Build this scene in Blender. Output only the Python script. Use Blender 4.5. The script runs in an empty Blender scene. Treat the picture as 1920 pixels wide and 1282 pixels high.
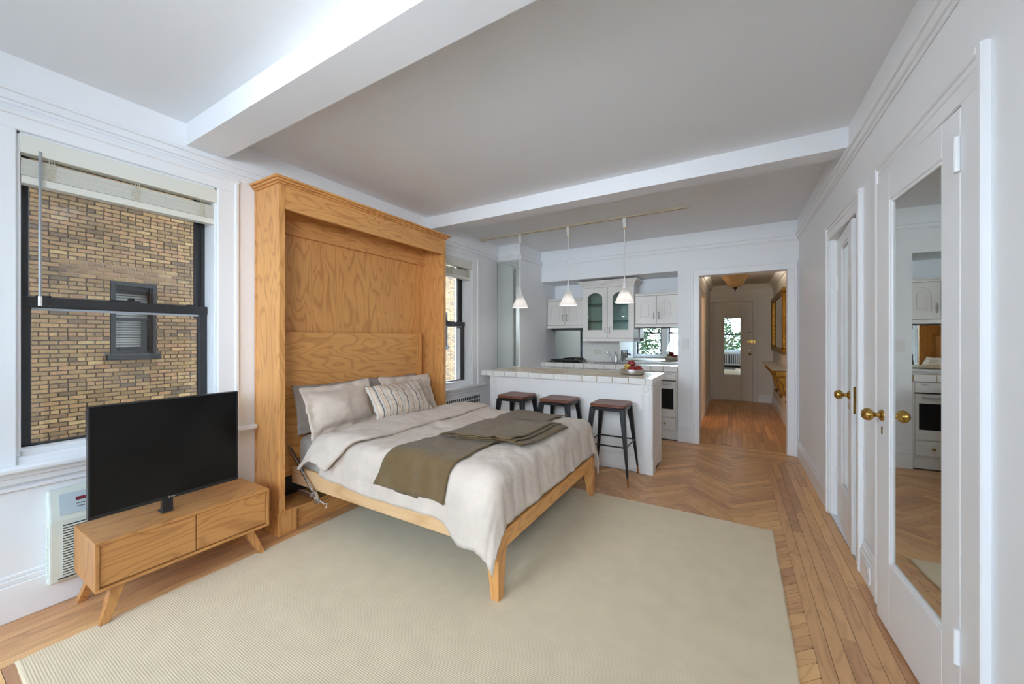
import bpy, bmesh, math, random
from mathutils import Vector, Matrix, noise, Euler
random.seed(7)
C = bpy.context.scene.collection
SC = bpy.context.scene
PI = math.pi

# ---------------------------------------------------------------- camera, sky, exposure
cd = bpy.data.cameras.new('camera'); cam = bpy.data.objects.new('camera', cd); C.objects.link(cam)
cd.sensor_width = 36.0; cd.sensor_fit = 'HORIZONTAL'; cd.lens = 705.0 / 1920 * 36.0
cd.shift_y = -7.0 / 1920; cd.clip_start = 0.05; cd.clip_end = 200
cam.location = (0, 0, 1.30); cam.rotation_euler = (PI / 2, 0, math.atan(414 / 705.0))
SC.camera = cam
SC.view_settings.view_transform = 'Standard'; SC.view_settings.look = 'None'
SC.view_settings.gamma = 1.0; SC.view_settings.use_curve_mapping = False
SC.view_settings.exposure = -0.12
w = bpy.data.worlds.new('sky'); SC.world = w; w.use_nodes = True
bg = w.node_tree.nodes['Background']
bg.inputs['Color'].default_value = (0.66, 0.82, 1.0, 1); bg.inputs['Strength'].default_value = 21.0
cy = SC.cycles
cy.max_bounces = 14; cy.diffuse_bounces = 8; cy.glossy_bounces = 6; cy.transmission_bounces = 8; cy.transparent_max_bounces = 12
cy.caustics_reflective = False; cy.caustics_refractive = False; cy.sample_clamp_indirect = 8.0
cy.use_denoising = True
def portal(name, loc, rot, sx, sy):
    l = bpy.data.lights.new(name, 'AREA'); l.shape = 'RECTANGLE'; l.size = sx; l.size_y = sy
    l.cycles.is_portal = True
    o = bpy.data.objects.new(name, l); C.objects.link(o); o.location = loc; o.rotation_euler = rot
RW = [(-2.78, -1.98), (-1.80, -1.00), (-0.42, 0.40)]          # rear windows, x ranges
YR = -1.6                                                     # rear wall
for i, (a, b) in enumerate(RW):
    portal('window_portal', ((a + b) / 2, YR - 0.2, 1.5), (PI / 2, 0, PI), b - a, 1.55)
portal('window_portal', (-3.1, 0.732, 1.5), (0, -PI / 2, 0), 1.5, 0.79)
portal('window_portal', (-3.1, 3.47, 1.5), (0, -PI / 2, 0), 1.5, 0.79)

def room_fill(loc, aim, energy, spread):  # added fill, unseen behind the camera; no lamp of the room
    l = bpy.data.lights.new('room_fill_light', 'AREA'); l.shape = 'RECTANGLE'; l.size = 1.0; l.size_y = 0.8
    l.energy = energy; l.color = (0.88, 0.94, 1.0); l.spread = math.radians(spread)
    o = bpy.data.objects.new('room_fill_light', l); C.objects.link(o); o.location = loc
    o.rotation_euler = (Vector(aim) - o.location).to_track_quat('-Z', 'Y').to_euler()
room_fill((-1.7, -1.1, 2.1), (0.6, 4.6, 1.5), 13, 75)
room_fill((0.35, -1.0, 2.0), (-2.6, 3.0, 1.7), 19, 80)
room_fill((-1.2, -1.0, 1.2), (-1.7, 0.5, 2.6), 3.2, 110)

# ---------------------------------------------------------------- mesh helpers
class MB:
    def __init__(s): s.v = []; s.f = []; s.t = []; s.m = []; s.uv = {}; s.cur = 0.5; s.mi = 0
    def add(s, vs, fs, uvs=None):
        b = len(s.v); s.v += [Vector(p) for p in vs]
        for i, f in enumerate(fs):
            s.f.append([b + j for j in f]); s.t.append(s.cur); s.m.append(s.mi)
            if uvs: s.uv[len(s.f) - 1] = uvs[i]
        return s
    def box(s, x0, y0, z0, x1, y1, z1):
        if x0 > x1: x0, x1 = x1, x0
        if y0 > y1: y0, y1 = y1, y0
        if z0 > z1: z0, z1 = z1, z0
        v = [(x0,y0,z0),(x1,y0,z0),(x1,y1,z0),(x0,y1,z0),(x0,y0,z1),(x1,y0,z1),(x1,y1,z1),(x0,y1,z1)]
        return s.add(v, [(0,3,2,1),(4,5,6,7),(0,1,5,4),(1,2,6,5),(2,3,7,6),(3,0,4,7)])
    def hexa(s, a, b):                                        # two quads, bottom a and top b (ccw seen from the top)
        return s.add(list(a) + list(b), [(0,3,2,1),(4,5,6,7),(0,1,5,4),(1,2,6,5),(2,3,7,6),(3,0,4,7)])
    def prism(s, poly, axis, a, b):                           # poly in the other two axes, in cyclic order
        n = len(poly)
        def P(p, h):
            return {'x': (h, p[0], p[1]), 'y': (p[0], h, p[1]), 'z': (p[0], p[1], h)}[axis]
        v = [P(p, a) for p in poly] + [P(p, b) for p in poly]
        return s.add(v, [tuple(range(n))[::-1], tuple(range(n, 2 * n))] + [(i, (i + 1) % n, n + (i + 1) % n, n + i) for i in range(n)])
    def frustum(s, p0, p1, r0, r1, n=16, caps=True):
        p0 = Vector(p0); p1 = Vector(p1); d = (p1 - p0).normalized()
        a = d.orthogonal().normalized(); b = d.cross(a)
        v = []
        for p, r in ((p0, r0), (p1, r1)):
            for i in range(n):
                t = 2 * PI * i / n; v.append(p + a * (r * math.cos(t)) + b * (r * math.sin(t)))
        f = [(i, (i + 1) % n, n + (i + 1) % n, n + i) for i in range(n)]
        if caps: f += [tuple(range(n))[::-1], tuple(range(n, 2 * n))]
        return s.add(v, f)
    def lathe(s, prof, c=(0,0,0), n=24, axis='z'):            # prof: (radius, height)
        v = []
        for r, h in prof:
            for i in range(n):
                t = 2 * PI * i / n; a, b = r * math.cos(t), r * math.sin(t)
                p = {'z': (a, b, h), 'x': (h, a, b), 'y': (b, h, a)}[axis]
                v.append((c[0] + p[0], c[1] + p[1], c[2] + p[2]))
        f = [(k * n + i, k * n + (i + 1) % n, (k + 1) * n + (i + 1) % n, (k + 1) * n + i) for k in range(len(prof) - 1) for i in range(n)]
        return s.add(v, f)
    def tube(s, pts, r, n=8):
        pts = [Vector(p) for p in pts]; m = len(pts); v = []
        ref = None
        for k, p in enumerate(pts):
            d = (pts[min(k + 1, m - 1)] - pts[max(k - 1, 0)]).normalized()
            if ref is None: ref = d.orthogonal().normalized()
            a = (ref - d * ref.dot(d)).normalized(); ref = a; b = d.cross(a)
            rr = r[k] if isinstance(r, (list, tuple)) else r
            for i in range(n):
                t = 2 * PI * i / n; v.append(p + a * (rr * math.cos(t)) + b * (rr * math.sin(t)))
        f = [(k * n + i, k * n + (i + 1) % n, (k + 1) * n + (i + 1) % n, (k + 1) * n + i) for k in range(m - 1) for i in range(n)]
        f += [tuple(range(n))[::-1], tuple(range((m - 1) * n, m * n))]
        return s.add(v, f)
    def grid(s, fn, nu, nv, closed=False):
        v = [fn(i / (nu - 1), j / (nv - 1)) for j in range(nv) for i in range(nu)]
        f = [(j * nu + i, j * nu + i + 1, (j + 1) * nu + i + 1, (j + 1) * nu + i) for j in range(nv - 1) for i in range(nu - 1)]
        return s.add(v, f)
    def sphere(s, c, r, n=16, m=10, sq=(1,1,1)):
        prof = [(max(1e-5, math.sin(PI * k / m)), -math.cos(PI * k / m)) for k in range(m + 1)]
        v = []
        for a, h in prof:
            for i in range(n):
                t = 2 * PI * i / n; v.append((c[0] + r * a * math.cos(t) * sq[0], c[1] + r * a * math.sin(t) * sq[1], c[2] + r * h * sq[2]))
        return s.add(v, [(k * n + i, k * n + (i + 1) % n, (k + 1) * n + (i + 1) % n, (k + 1) * n + i) for k in range(m) for i in range(n)])
    def xf(s, M, start=0):
        for i in range(start, len(s.v)): s.v[i] = M @ s.v[i]
        return s
    def mesh(s, name, off=(0, 0, 0), smooth=0, attr=False):
        me = bpy.data.meshes.new(name); off = Vector(off)
        me.from_pydata([v - off for v in s.v], [], s.f)
        bm = bmesh.new(); bm.from_mesh(me); bmesh.ops.recalc_face_normals(bm, faces=bm.faces); bm.to_mesh(me); bm.free()
        if attr:
            a = me.attributes.new('tone', 'FLOAT', 'FACE'); a.data.foreach_set('value', s.t)
        if any(s.m): me.polygons.foreach_set('material_index', s.m)
        if s.uv:
            ul = me.uv_layers.new(name='grain')
            for p in me.polygons:
                q = s.uv.get(p.index)
                if q:
                    pos = {tuple(round(c, 5) for c in (s.v[vi] - off)): uvv for vi, uvv in zip(s.f[p.index], q)}
                    for li in p.loop_indices:
                        k = tuple(round(c, 5) for c in me.vertices[me.loops[li].vertex_index].co)
                        ul.data[li].uv = pos.get(k, q[0])
        if smooth:
            me.polygons.foreach_set('use_smooth', [True] * len(me.polygons))
            if smooth < 180: me.set_sharp_from_angle(angle=math.radians(smooth))
        me.update(); return me

WL = {}
def wl(o): return WL.get(o.name, Vector((0, 0, 0)))
def tag(o, label=None, cat=None, group=None, kind=None):
    if label: o['label'] = label
    if cat: o['category'] = cat
    if group: o['group'] = group
    if kind: o['kind'] = kind
    return o
def obj(name, mb, mats, parent=None, loc=None, bev=0, seg=2, smooth=0, attr=False, local=False, sub=0, solid=0):
    off = Vector((0, 0, 0)) if local else (wl(parent) if parent is not None else Vector(loc or (0, 0, 0)))
    me = mb if isinstance(mb, bpy.types.Mesh) else mb.mesh(name, off, smooth, attr)
    for m in (mats if isinstance(mats, (list, tuple)) else [mats]): me.materials.append(m)
    o = bpy.data.objects.new(name, me); C.objects.link(o)
    if parent is not None: o.parent = parent
    elif loc: o.location = loc
    WL[o.name] = off
    if solid:
        md = o.modifiers.new('thick', 'SOLIDIFY'); md.thickness = solid; md.offset = 0
    if bev:
        md = o.modifiers.new('bevel', 'BEVEL'); md.width = bev; md.segments = seg; md.limit_method = 'ANGLE'; md.angle_limit = math.radians(40)
    if sub:
        md = o.modifiers.new('sub', 'SUBSURF'); md.levels = sub; md.render_levels = sub
    return o
def thing(name, label, cat, loc=(0, 0, 0), group=None, kind=None, rz=0):
    o = bpy.data.objects.new(name, None); C.objects.link(o); o.location = loc; o.rotation_euler = (0, 0, rz)
    o.empty_display_size = 0.1
    WL[o.name] = Vector(loc)
    return tag(o, label, cat, group, kind)
def copy_tree(o, parent=None):
    c = o.copy(); C.objects.link(c)
    if parent is not None: c.parent = parent
    for ch in [x for x in bpy.data.objects if x.parent == o]: copy_tree(ch, c)
    return c
def struct(name, mb, m, **k):
    o = obj(name, mb, m, **k); o['kind'] = 'structure'; return o

# ---------------------------------------------------------------- materials
def lin(r, g, b):
    f = lambda c: (c / 12.92 if c <= 0.04045 else ((c + 0.055) / 1.055) ** 2.4)
    return (f(r / 255), f(g / 255), f(b / 255), 1)
def base_mat(name):
    m = bpy.data.materials.new(name); m.use_nodes = True
    n = m.node_tree.nodes; return m, n, m.node_tree.links, n['Principled BSDF']
def mat(name, col, rough=0.5, metal=0.0, spec=0.5, bump=0, bscale=60, var=0, vscale=3, sheen=0, trans=0, coat=0, sss=0):
    m, n, l, b = base_mat(name)
    b.inputs['Base Color'].default_value = col if len(col) == 4 else (*col, 1)
    b.inputs['Roughness'].default_value = rough; b.inputs['Metallic'].default_value = metal
    b.inputs['Specular IOR Level'].default_value = spec
    if sheen: b.inputs['Sheen Weight'].default_value = sheen
    if trans: b.inputs['Transmission Weight'].default_value = trans
    if coat: b.inputs['Coat Weight'].default_value = coat; b.inputs['Coat Roughness'].default_value = 0.1
    tc = n.new('ShaderNodeTexCoord')
    if var:
        t = n.new('ShaderNodeTexNoise'); t.inputs['Scale'].default_value = vscale; t.inputs['Detail'].default_value = 5
        l.new(tc.outputs['Object'], t.inputs['Vector'])
        mx = n.new('ShaderNodeMix'); mx.data_type = 'RGBA'; mx.blend_type = 'MULTIPLY'
        mr = n.new('ShaderNodeMapRange'); mr.inputs['From Min'].default_value = 0.3; mr.inputs['From Max'].default_value = 0.7
        mr.inputs['To Min'].default_value = 1 - var; mr.inputs['To Max'].default_value = 1.0
        l.new(t.outputs['Fac'], mr.inputs['Value'])
        mx.inputs['Factor'].default_value = 1.0; mx.inputs['A'].default_value = b.inputs['Base Color'].default_value
        l.new(mr.outputs['Result'], mx.inputs['B']); l.new(mx.outputs['Result'], b.inputs['Base Color'])
    if bump:
        t = n.new('ShaderNodeTexNoise'); t.inputs['Scale'].default_value = bscale; t.inputs['Detail'].default_value = 4
        l.new(tc.outputs['Object'], t.inputs['Vector'])
        bp = n.new('ShaderNodeBump'); bp.inputs['Strength'].default_value = bump; bp.inputs['Distance'].default_value = 0.01
        l.new(t.outputs['Fac'], bp.inputs['Height']); l.new(bp.outputs['Normal'], b.inputs['Normal'])
    return m
def wood(name, light, dark, axis='z', rough=0.38, rings=9.0, scale=1.0, use_uv=False, tone=False, contrast=1.0):
    """Growth rings as contour lines of a noise field stretched along the grain, plus fine pores."""
    m, n, l, b = base_mat(name)
    tc = n.new('ShaderNodeTexCoord')
    src = tc.outputs['Object']
    if use_uv:
        uv = n.new('ShaderNodeUVMap'); uv.uv_map = 'grain'; src = uv.outputs['UV']; axis = 'x'
    def mapped(lo, ac):
        mp = n.new('ShaderNodeMapping'); s = [ac * scale] * 3; s['xyz'.index(axis)] = lo * scale
        mp.inputs['Scale'].default_value = s; l.new(src, mp.inputs['Vector']); return mp.outputs['Vector']
    t = n.new('ShaderNodeTexNoise'); t.inputs['Scale'].default_value = 1; t.inputs['Detail'].default_value = 1.5; t.inputs['Distortion'].default_value = 0.35
    l.new(mapped(0.9, 5.0), t.inputs['Vector'])
    mu = n.new('ShaderNodeMath'); mu.operation = 'MULTIPLY'; mu.inputs[1].default_value = rings * 9.5; l.new(t.outputs['Fac'], mu.inputs[0])
    sn = n.new('ShaderNodeMath'); sn.operation = 'SINE'; l.new(mu.outputs[0], sn.inputs[0])
    rp = n.new('ShaderNodeMapRange'); rp.inputs['From Min'].default_value = -1; rp.inputs['From Max'].default_value = 1
    rp.inputs['To Min'].default_value = 0; rp.inputs['To Max'].default_value = 1; l.new(sn.outputs[0], rp.inputs['Value'])
    pw = n.new('ShaderNodeMath'); pw.operation = 'POWER'; pw.inputs[1].default_value = 4.5; l.new(rp.outputs['Result'], pw.inputs[0])
    p = n.new('ShaderNodeTexNoise'); p.inputs['Scale'].default_value = 1; p.inputs['Detail'].default_value = 3
    l.new(mapped(4.0, 120.0), p.inputs['Vector'])
    q = n.new('ShaderNodeTexNoise'); q.inputs['Scale'].default_value = 1; q.inputs['Detail'].default_value = 3
    l.new(mapped(0.8, 2.4), q.inputs['Vector'])
    a1 = n.new('ShaderNodeMath'); a1.operation = 'MULTIPLY_ADD'; a1.inputs[1].default_value = 0.36 * contrast; l.new(pw.outputs[0], a1.inputs[0])
    a2 = n.new('ShaderNodeMath'); a2.operation = 'MULTIPLY'; a2.inputs[1].default_value = 0.62 * contrast; l.new(p.outputs['Fac'], a2.inputs[0])
    l.new(a2.outputs[0], a1.inputs[2])
    a3 = n.new('ShaderNodeMath'); a3.operation = 'MULTIPLY_ADD'; a3.inputs[1].default_value = 0.40; l.new(q.outputs['Fac'], a3.inputs[0]); l.new(a1.outputs[0], a3.inputs[2])
    cl = n.new('ShaderNodeMapRange'); cl.inputs['From Min'].default_value = 0.3; cl.inputs['From Max'].default_value = 1.05
    l.new(a3.outputs[0], cl.inputs['Value'])
    mx = n.new('ShaderNodeMix'); mx.data_type = 'RGBA'; mx.inputs['A'].default_value = light; mx.inputs['B'].default_value = dark
    l.new(cl.outputs['Result'], mx.inputs['Factor'])
    out = mx.outputs['Result']
    if tone:
        at = n.new('ShaderNodeAttribute'); at.attribute_name = 'tone'
        hv = n.new('ShaderNodeHueSaturation')
        r1 = n.new('ShaderNodeMapRange'); r1.inputs['To Min'].default_value = 0.70; r1.inputs['To Max'].default_value = 1.28; l.new(at.outputs['Fac'], r1.inputs['Value'])
        r2 = n.new('ShaderNodeMapRange'); r2.inputs['To Min'].default_value = 0.487; r2.inputs['To Max'].default_value = 0.507; l.new(at.outputs['Fac'], r2.inputs['Value'])
        l.new(r1.outputs['Result'], hv.inputs['Value']); l.new(r2.outputs['Result'], hv.inputs['Hue']); l.new(out, hv.inputs['Color']); out = hv.outputs['Color']
    l.new(out, b.inputs['Base Color'])
    b.inputs['Roughness'].default_value = rough
    bp = n.new('ShaderNodeBump'); bp.inputs['Strength'].default_value = 0.12; bp.inputs['Distance'].default_value = 0.004
    l.new(a1.outputs[0], bp.inputs['Height']); l.new(bp.outputs['Normal'], b.inputs['Normal'])
    return m
def fabric(name, col, rough=0.9, weave=900, bump=0.25, var=0.08, ribs=None, ribaxis='x', ribamt=0.5, wr=0.0):
    m, n, l, b = base_mat(name)
    b.inputs['Roughness'].default_value = rough; b.inputs['Sheen Weight'].default_value = 0.15; b.inputs['Specular IOR Level'].default_value = 0.2
    tc = n.new('ShaderNodeTexCoord')
    t = n.new('ShaderNodeTexNoise'); t.inputs['Scale'].default_value = weave / 6; t.inputs['Detail'].default_value = 3; l.new(tc.outputs['Object'], t.inputs['Vector'])
    v = n.new('ShaderNodeTexNoise'); v.inputs['Scale'].default_value = 9; v.inputs['Detail'].default_value = 5; l.new(tc.outputs['Object'], v.inputs['Vector'])
    mr = n.new('ShaderNodeMapRange'); mr.inputs['From Min'].default_value = 0.3; mr.inputs['From Max'].default_value = 0.7
    mr.inputs['To Min'].default_value = 1 - var; mr.inputs['To Max'].default_value = 1 + var * 0.3; l.new(v.outputs['Fac'], mr.inputs['Value'])
    mx = n.new('ShaderNodeMix'); mx.data_type = 'RGBA'; mx.blend_type = 'MULTIPLY'; mx.inputs['Factor'].default_value = 1
    mx.inputs['A'].default_value = col; l.new(mr.outputs['Result'], mx.inputs['B']); l.new(mx.outputs['Result'], b.inputs['Base Color'])
    h = t.outputs['Fac']
    if ribs:
        wv = n.new('ShaderNodeTexWave'); wv.wave_type = 'BANDS'; wv.bands_direction = ribaxis.upper(); wv.inputs['Scale'].default_value = ribs
        wv.inputs['Distortion'].default_value = 0.6; wv.inputs['Detail'].default_value = 1.0
        l.new(tc.outputs['Object'], wv.inputs['Vector'])
        ad = n.new('ShaderNodeMath'); ad.operation = 'MULTIPLY_ADD'; ad.inputs[1].default_value = ribamt; l.new(wv.outputs['Fac'], ad.inputs[0]); l.new(h, ad.inputs[2]); h = ad.outputs[0]
    if wr:
        k = n.new('ShaderNodeTexNoise'); k.inputs['Scale'].default_value = 10; k.inputs['Detail'].default_value = 6; k.inputs['Roughness'].default_value = 0.6; k.inputs['Distortion'].default_value = 0.8
        l.new(tc.outputs['Object'], k.inputs['Vector'])
        ad2 = n.new('ShaderNodeMath'); ad2.operation = 'MULTIPLY_ADD'; ad2.inputs[1].default_value = wr; l.new(k.outputs['Fac'], ad2.inputs[0]); l.new(h, ad2.inputs[2]); h = ad2.outputs[0]
    bp = n.new('ShaderNodeBump'); bp.inputs['Strength'].default_value = bump; bp.inputs['Distance'].default_value = 0.006
    l.new(h, bp.inputs['Height']); l.new(bp.outputs['Normal'], b.inputs['Normal'])
    return m
def glass(name, tint=(1, 1, 1, 1), refl=0.9):
    m, n, l, b = base_mat(name); n.remove(b)
    out = n['Material Output']
    t = n.new('ShaderNodeBsdfTransparent'); t.inputs['Color'].default_value = tint
    g = n.new('ShaderNodeBsdfGlossy'); g.inputs['Roughness'].default_value = 0.0; g.inputs['Color'].default_value = (refl, refl, refl, 1)
    lw = n.new('ShaderNodeLayerWeight'); pw = n.new('ShaderNodeMath'); pw.operation = 'POWER'; pw.inputs[1].default_value = 5; l.new(lw.outputs['Facing'], pw.inputs[0])
    lw.inputs['Blend'].default_value = 0.5
    f = n.new('ShaderNodeMath'); f.operation = 'MULTIPLY_ADD'; f.inputs[1].default_value = 0.9; f.inputs[2].default_value = 0.035; l.new(pw.outputs[0], f.inputs[0])
    s = n.new('ShaderNodeMixShader'); l.new(f.outputs[0], s.inputs[0]); l.new(t.outputs[0], s.inputs[1]); l.new(g.outputs[0], s.inputs[2]); l.new(s.outputs[0], out.inputs['Surface'])
    return m
M = {}
M['wall'] = mat('wall_paint', (0.87, 0.895, 0.92), 0.55, bump=0.08, bscale=25)
M['ceil'] = mat('ceiling_paint', (0.84, 0.865, 0.90), 0.8, bump=0.04, bscale=18)
M['trim'] = mat('trim_gloss_paint', (0.87, 0.895, 0.92), 0.3, bump=0.05, bscale=14)
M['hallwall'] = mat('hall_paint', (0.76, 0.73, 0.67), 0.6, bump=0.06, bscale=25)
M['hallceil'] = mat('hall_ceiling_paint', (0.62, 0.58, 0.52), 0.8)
M['plank'] = wood('oak_floor', lin(214, 166, 116), lin(158, 112, 70), use_uv=True, tone=True, rough=0.36, rings=5, scale=1.9, contrast=0.58)
M['subfloor'] = mat('floor_joint', lin(84, 60, 40), 0.8)
for ax in 'xyz':
    M['oak' + ax] = wood('oak_along_' + ax, lin(226, 167, 100), lin(168, 106, 52), ax, rough=0.36, rings=8, scale=1.4, contrast=0.78)
    M['pale' + ax] = wood('pale_oak_along_' + ax, lin(228, 190, 144), lin(190, 146, 98), ax, rough=0.4, rings=5, contrast=0.8)
for ax in 'yz': M['stand' + ax] = wood('stand_oak_along_' + ax, lin(206, 148, 86), lin(146, 92, 46), ax, rough=0.36, rings=8, scale=1.4, contrast=0.78)
M['walnut'] = wood('walnut_seat', lin(122, 72, 50), lin(78, 42, 28), 'x', rough=0.4, rings=5)
M['black'] = mat('black_steel', (0.018, 0.018, 0.02), 0.38, 0.0, 0.5)
M['blackmet'] = mat('black_powder_coat', (0.016, 0.017, 0.02), 0.33, 0.3, 0.5)
M['copper'] = mat('copper', lin(176, 110, 70), 0.35, 0.9)
M['sash'] = mat('black_sash_paint', (0.022, 0.022, 0.024), 0.42, bump=0.05, bscale=30)
M['chrome'] = mat('chrome', (0.62, 0.63, 0.65), 0.16, 1.0)
M['steel'] = mat('brushed_steel', (0.55, 0.55, 0.56), 0.36, 1.0)
M['brass'] = mat('aged_brass', lin(196, 156, 84), 0.26, 1.0, var=0.3, vscale=60)
M['gold'] = mat('gilt', lin(186, 134, 52), 0.36, 0.9, var=0.65, vscale=45, bump=0.5, bscale=90)
M['mirror'] = mat('mirror_glass', (0.80, 0.86, 0.83), 0.0, 1.0)
M['doormirror'] = mat('door_mirror_glass', (0.72, 0.75, 0.72), 0.0, 1.0)
M['pane'] = glass('window_glass')
M['cabglass'] = glass('cabinet_glass', (0.78, 0.88, 0.86, 1))
M['glassedge'] = mat('glass_shelf_edge', lin(70, 110, 104), 0.1, trans=0.3)
M['cab'] = mat('cabinet_lacquer', (0.80, 0.78, 0.74), 0.35)
M['isl'] = mat('island_paint', (0.78, 0.78, 0.77), 0.4)
M['tile'] = mat('glazed_white_tile', (0.80, 0.79, 0.76), 0.12, var=0.06, vscale=5)
M['grout'] = mat('tan_grout', lin(176, 152, 106), 0.85)
M['oven'] = mat('oven_enamel', (0.72, 0.72, 0.70), 0.3)
M['blackglass'] = mat('black_glass', (0.006, 0.006, 0.007), 0.08)
M['screen'] = mat('tv_screen', (0.003, 0.003, 0.003), 0.20, spec=0.28)
M['plasticw'] = mat('white_plastic', (0.78, 0.78, 0.77), 0.4)
M['acw'] = mat('cream_plastic', lin(214, 222, 214), 0.45)
M['acdark'] = mat('grille_shadow', (0.03, 0.035, 0.04), 0.7)
M['red'] = mat('red_display', lin(128, 52, 62), 0.3)
M['acpanel'] = mat('grey_control_film', lin(186, 202, 208), 0.35)
M['ink'] = mat('dark_print', lin(70, 84, 96), 0.6)
M['blind'] = mat('cream_blind', lin(226, 226, 216), 0.5)
M['track'] = mat('cream_track', lin(214, 206, 186), 0.45)
M['shade'] = mat('milk_glass', (0.84, 0.83, 0.83), 0.3, coat=0.3)
def milk():
    m, n, l, b_ = base_mat('milk_glass'); b_.inputs['Base Color'].default_value = (0.84, 0.83, 0.83, 1); b_.inputs['Roughness'].default_value = 0.3
    t = n.new('ShaderNodeBsdfTranslucent'); t.inputs['Color'].default_value = (0.84, 0.82, 0.80, 1)
    s = n.new('ShaderNodeMixShader'); s.inputs[0].default_value = 0.45; l.new(b_.outputs[0], s.inputs[1]); l.new(t.outputs[0], s.inputs[2]); l.new(s.outputs[0], n['Material Output'].inputs['Surface'])
    return m
M['shade'] = milk()
M['alab'] = mat('alabaster', lin(204, 176, 128), 0.35, var=0.25, vscale=14)
M['sheet'] = fabric('grey_sheet', lin(186, 182, 174), ribs=16, ribaxis='x', ribamt=0.3)
M['duvet'] = fabric('linen_duvet', lin(218, 204, 190), bump=0.55, wr=2.6, var=0.1, weave=3000)
M['throw'] = fabric('olive_throw', lin(112, 91, 58), ribs=60, ribaxis='x', ribamt=0.6, bump=0.5, var=0.12, wr=0.8)
M['pgrey'] = fabric('grey_linen', lin(158, 149, 141), wr=0.8, bump=0.4)
M['pbeige'] = fabric('beige_linen', lin(208, 192, 176), wr=0.8, bump=0.4)
M['rug'] = fabric('wool_rug', lin(224, 206, 174), ribs=40, ribaxis='y', ribamt=0.8, bump=0.22, var=0.05, weave=1500)
M['apple'] = mat('apple_skin', lin(160, 48, 44), 0.3, var=0.55, vscale=30)
M['banana'] = mat('banana_skin', lin(222, 184, 84), 0.45, var=0.2, vscale=40)
M['stem'] = mat('stem_brown', lin(80, 56, 36), 0.7)
M['bowl'] = mat('pewter', (0.62, 0.62, 0.62), 0.3, 1.0)
M['marble'] = mat('grey_marble', lin(196, 196, 188), 0.2, var=0.2, vscale=6)
M['concrete'] = mat('yard_concrete', lin(120, 116, 108), 0.9, var=0.3, vscale=0.6)
M['bark'] = mat('bark', lin(84, 66, 50), 0.9, bump=0.5, bscale=20)
M['leaf'] = mat('leaf_green', lin(58, 92, 44), 0.55, var=0.55, vscale=1.2)
M['frameout'] = mat('dark_frame_paint', lin(52, 52, 54), 0.6)
M['shadeout'] = mat('pale_shutter', lin(220, 220, 212), 0.7)
# ---------------------------------------------------------------- room shell
XL, XR, YB, ZC = -2.867, 0.625, 5.153, 2.60
def holes_boxes(mb, axis, a0, a1, u0, u1, z0, z1, holes):
    """A wall slab with rectangular holes; axis is its thin direction, u runs along it."""
    us = sorted({u0, u1, *[h[0] for h in holes], *[h[1] for h in holes]})
    zs = sorted({z0, z1, *[h[2] for h in holes], *[h[3] for h in holes]})
    for i in range(len(us) - 1):
        for j in range(len(zs) - 1):
            uc, zc = (us[i] + us[i + 1]) / 2, (zs[j] + zs[j + 1]) / 2
            if any(h[0] < uc < h[1] and h[2] < zc < h[3] for h in holes): continue
            if axis == 'x': mb.box(a0, us[i], zs[j], a1, us[i + 1], zs[j + 1])
            else: mb.box(us[i], a0, zs[j], us[i + 1], a1, zs[j + 1])
    return mb
W1 = (0.339, 1.125); W2 = (3.078, 3.864); WZ = (0.71, 2.265)
struct('wall_left', holes_boxes(MB(), 'x', -3.12, XL, YR - 0.2, 5.9, -0.1, ZC + 0.1, [(*W1, *WZ), (*W2, *WZ)]), M['wall'])
DA = (2.868, 3.600, 2.025); DB = (1.715, 2.395, 2.03)            # closet doors: y range, height
struct('wall_right', holes_boxes(MB(), 'x', XR, XR + 0.12, YR - 0.2, YB + 0.12, -0.1, ZC + 0.1, [(DA[0], DA[1], 0, DA[2]), (DB[0], DB[1], 0, DB[2])]), M['wall'])
cl = MB(); cl.box(1.25, 1.5, -0.1, 1.3, 3.7, 2.7); cl.box(XR + 0.12, 1.45, -0.1, 1.3, 1.5, 2.7); cl.box(XR + 0.12, 3.7, -0.1, 1.3, 3.75, 2.7); cl.box(XR + 0.12, 2.62, -0.1, 1.25, 2.66, 2.7); cl.box(XR + 0.12, 1.5, 2.2, 1.25, 3.7, 2.25)
struct('wall_closet', cl, M['wall'])
struct('wall_rear', holes_boxes(MB(), 'y', YR - 0.2, YR, XL, XR, -0.1, ZC + 0.1, [(a, b, *WZ) for a, b in RW]), M['wall'])
OP = (-0.356, 0.521, 2.065)                                    # opening to the hall
wb = MB()
holes_boxes(wb, 'y', YB, YB + 0.12, -0.60, XR, -0.1, ZC + 0.1, [(OP[0], OP[1], -0.1, OP[2])])
wb.box(-0.60, YB + 0.12, -0.1, -0.42, 5.80, ZC + 0.1)
struct('wall_back', wb, M['wall'])
struct('wall_soffit', MB().box(-2.504, YB, 2.148, -0.60, 5.66, ZC + 0.1), M['wall'])
struct('wall_alcove', MB().box(-2.504, 5.66, -0.1, -0.60, 5.80, ZC + 0.1), M['wall'])
struct('wall_chase', MB().box(XL, 4.48, -0.1, -2.504, 5.80, ZC), M['wall'])
struct('ceiling', MB().box(-3.12, YR - 0.2, ZC, XR + 0.7, YB + 0.12, ZC + 0.12), M['ceil'])
struct('trim_1', MB().box(XL, 0.965, 2.468, XR, 1.163, ZC), M['ceil'])      # beams
struct('trim_2', MB().box(XL, 3.035, 2.472, XR, 3.20, ZC), M['ceil'])
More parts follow.
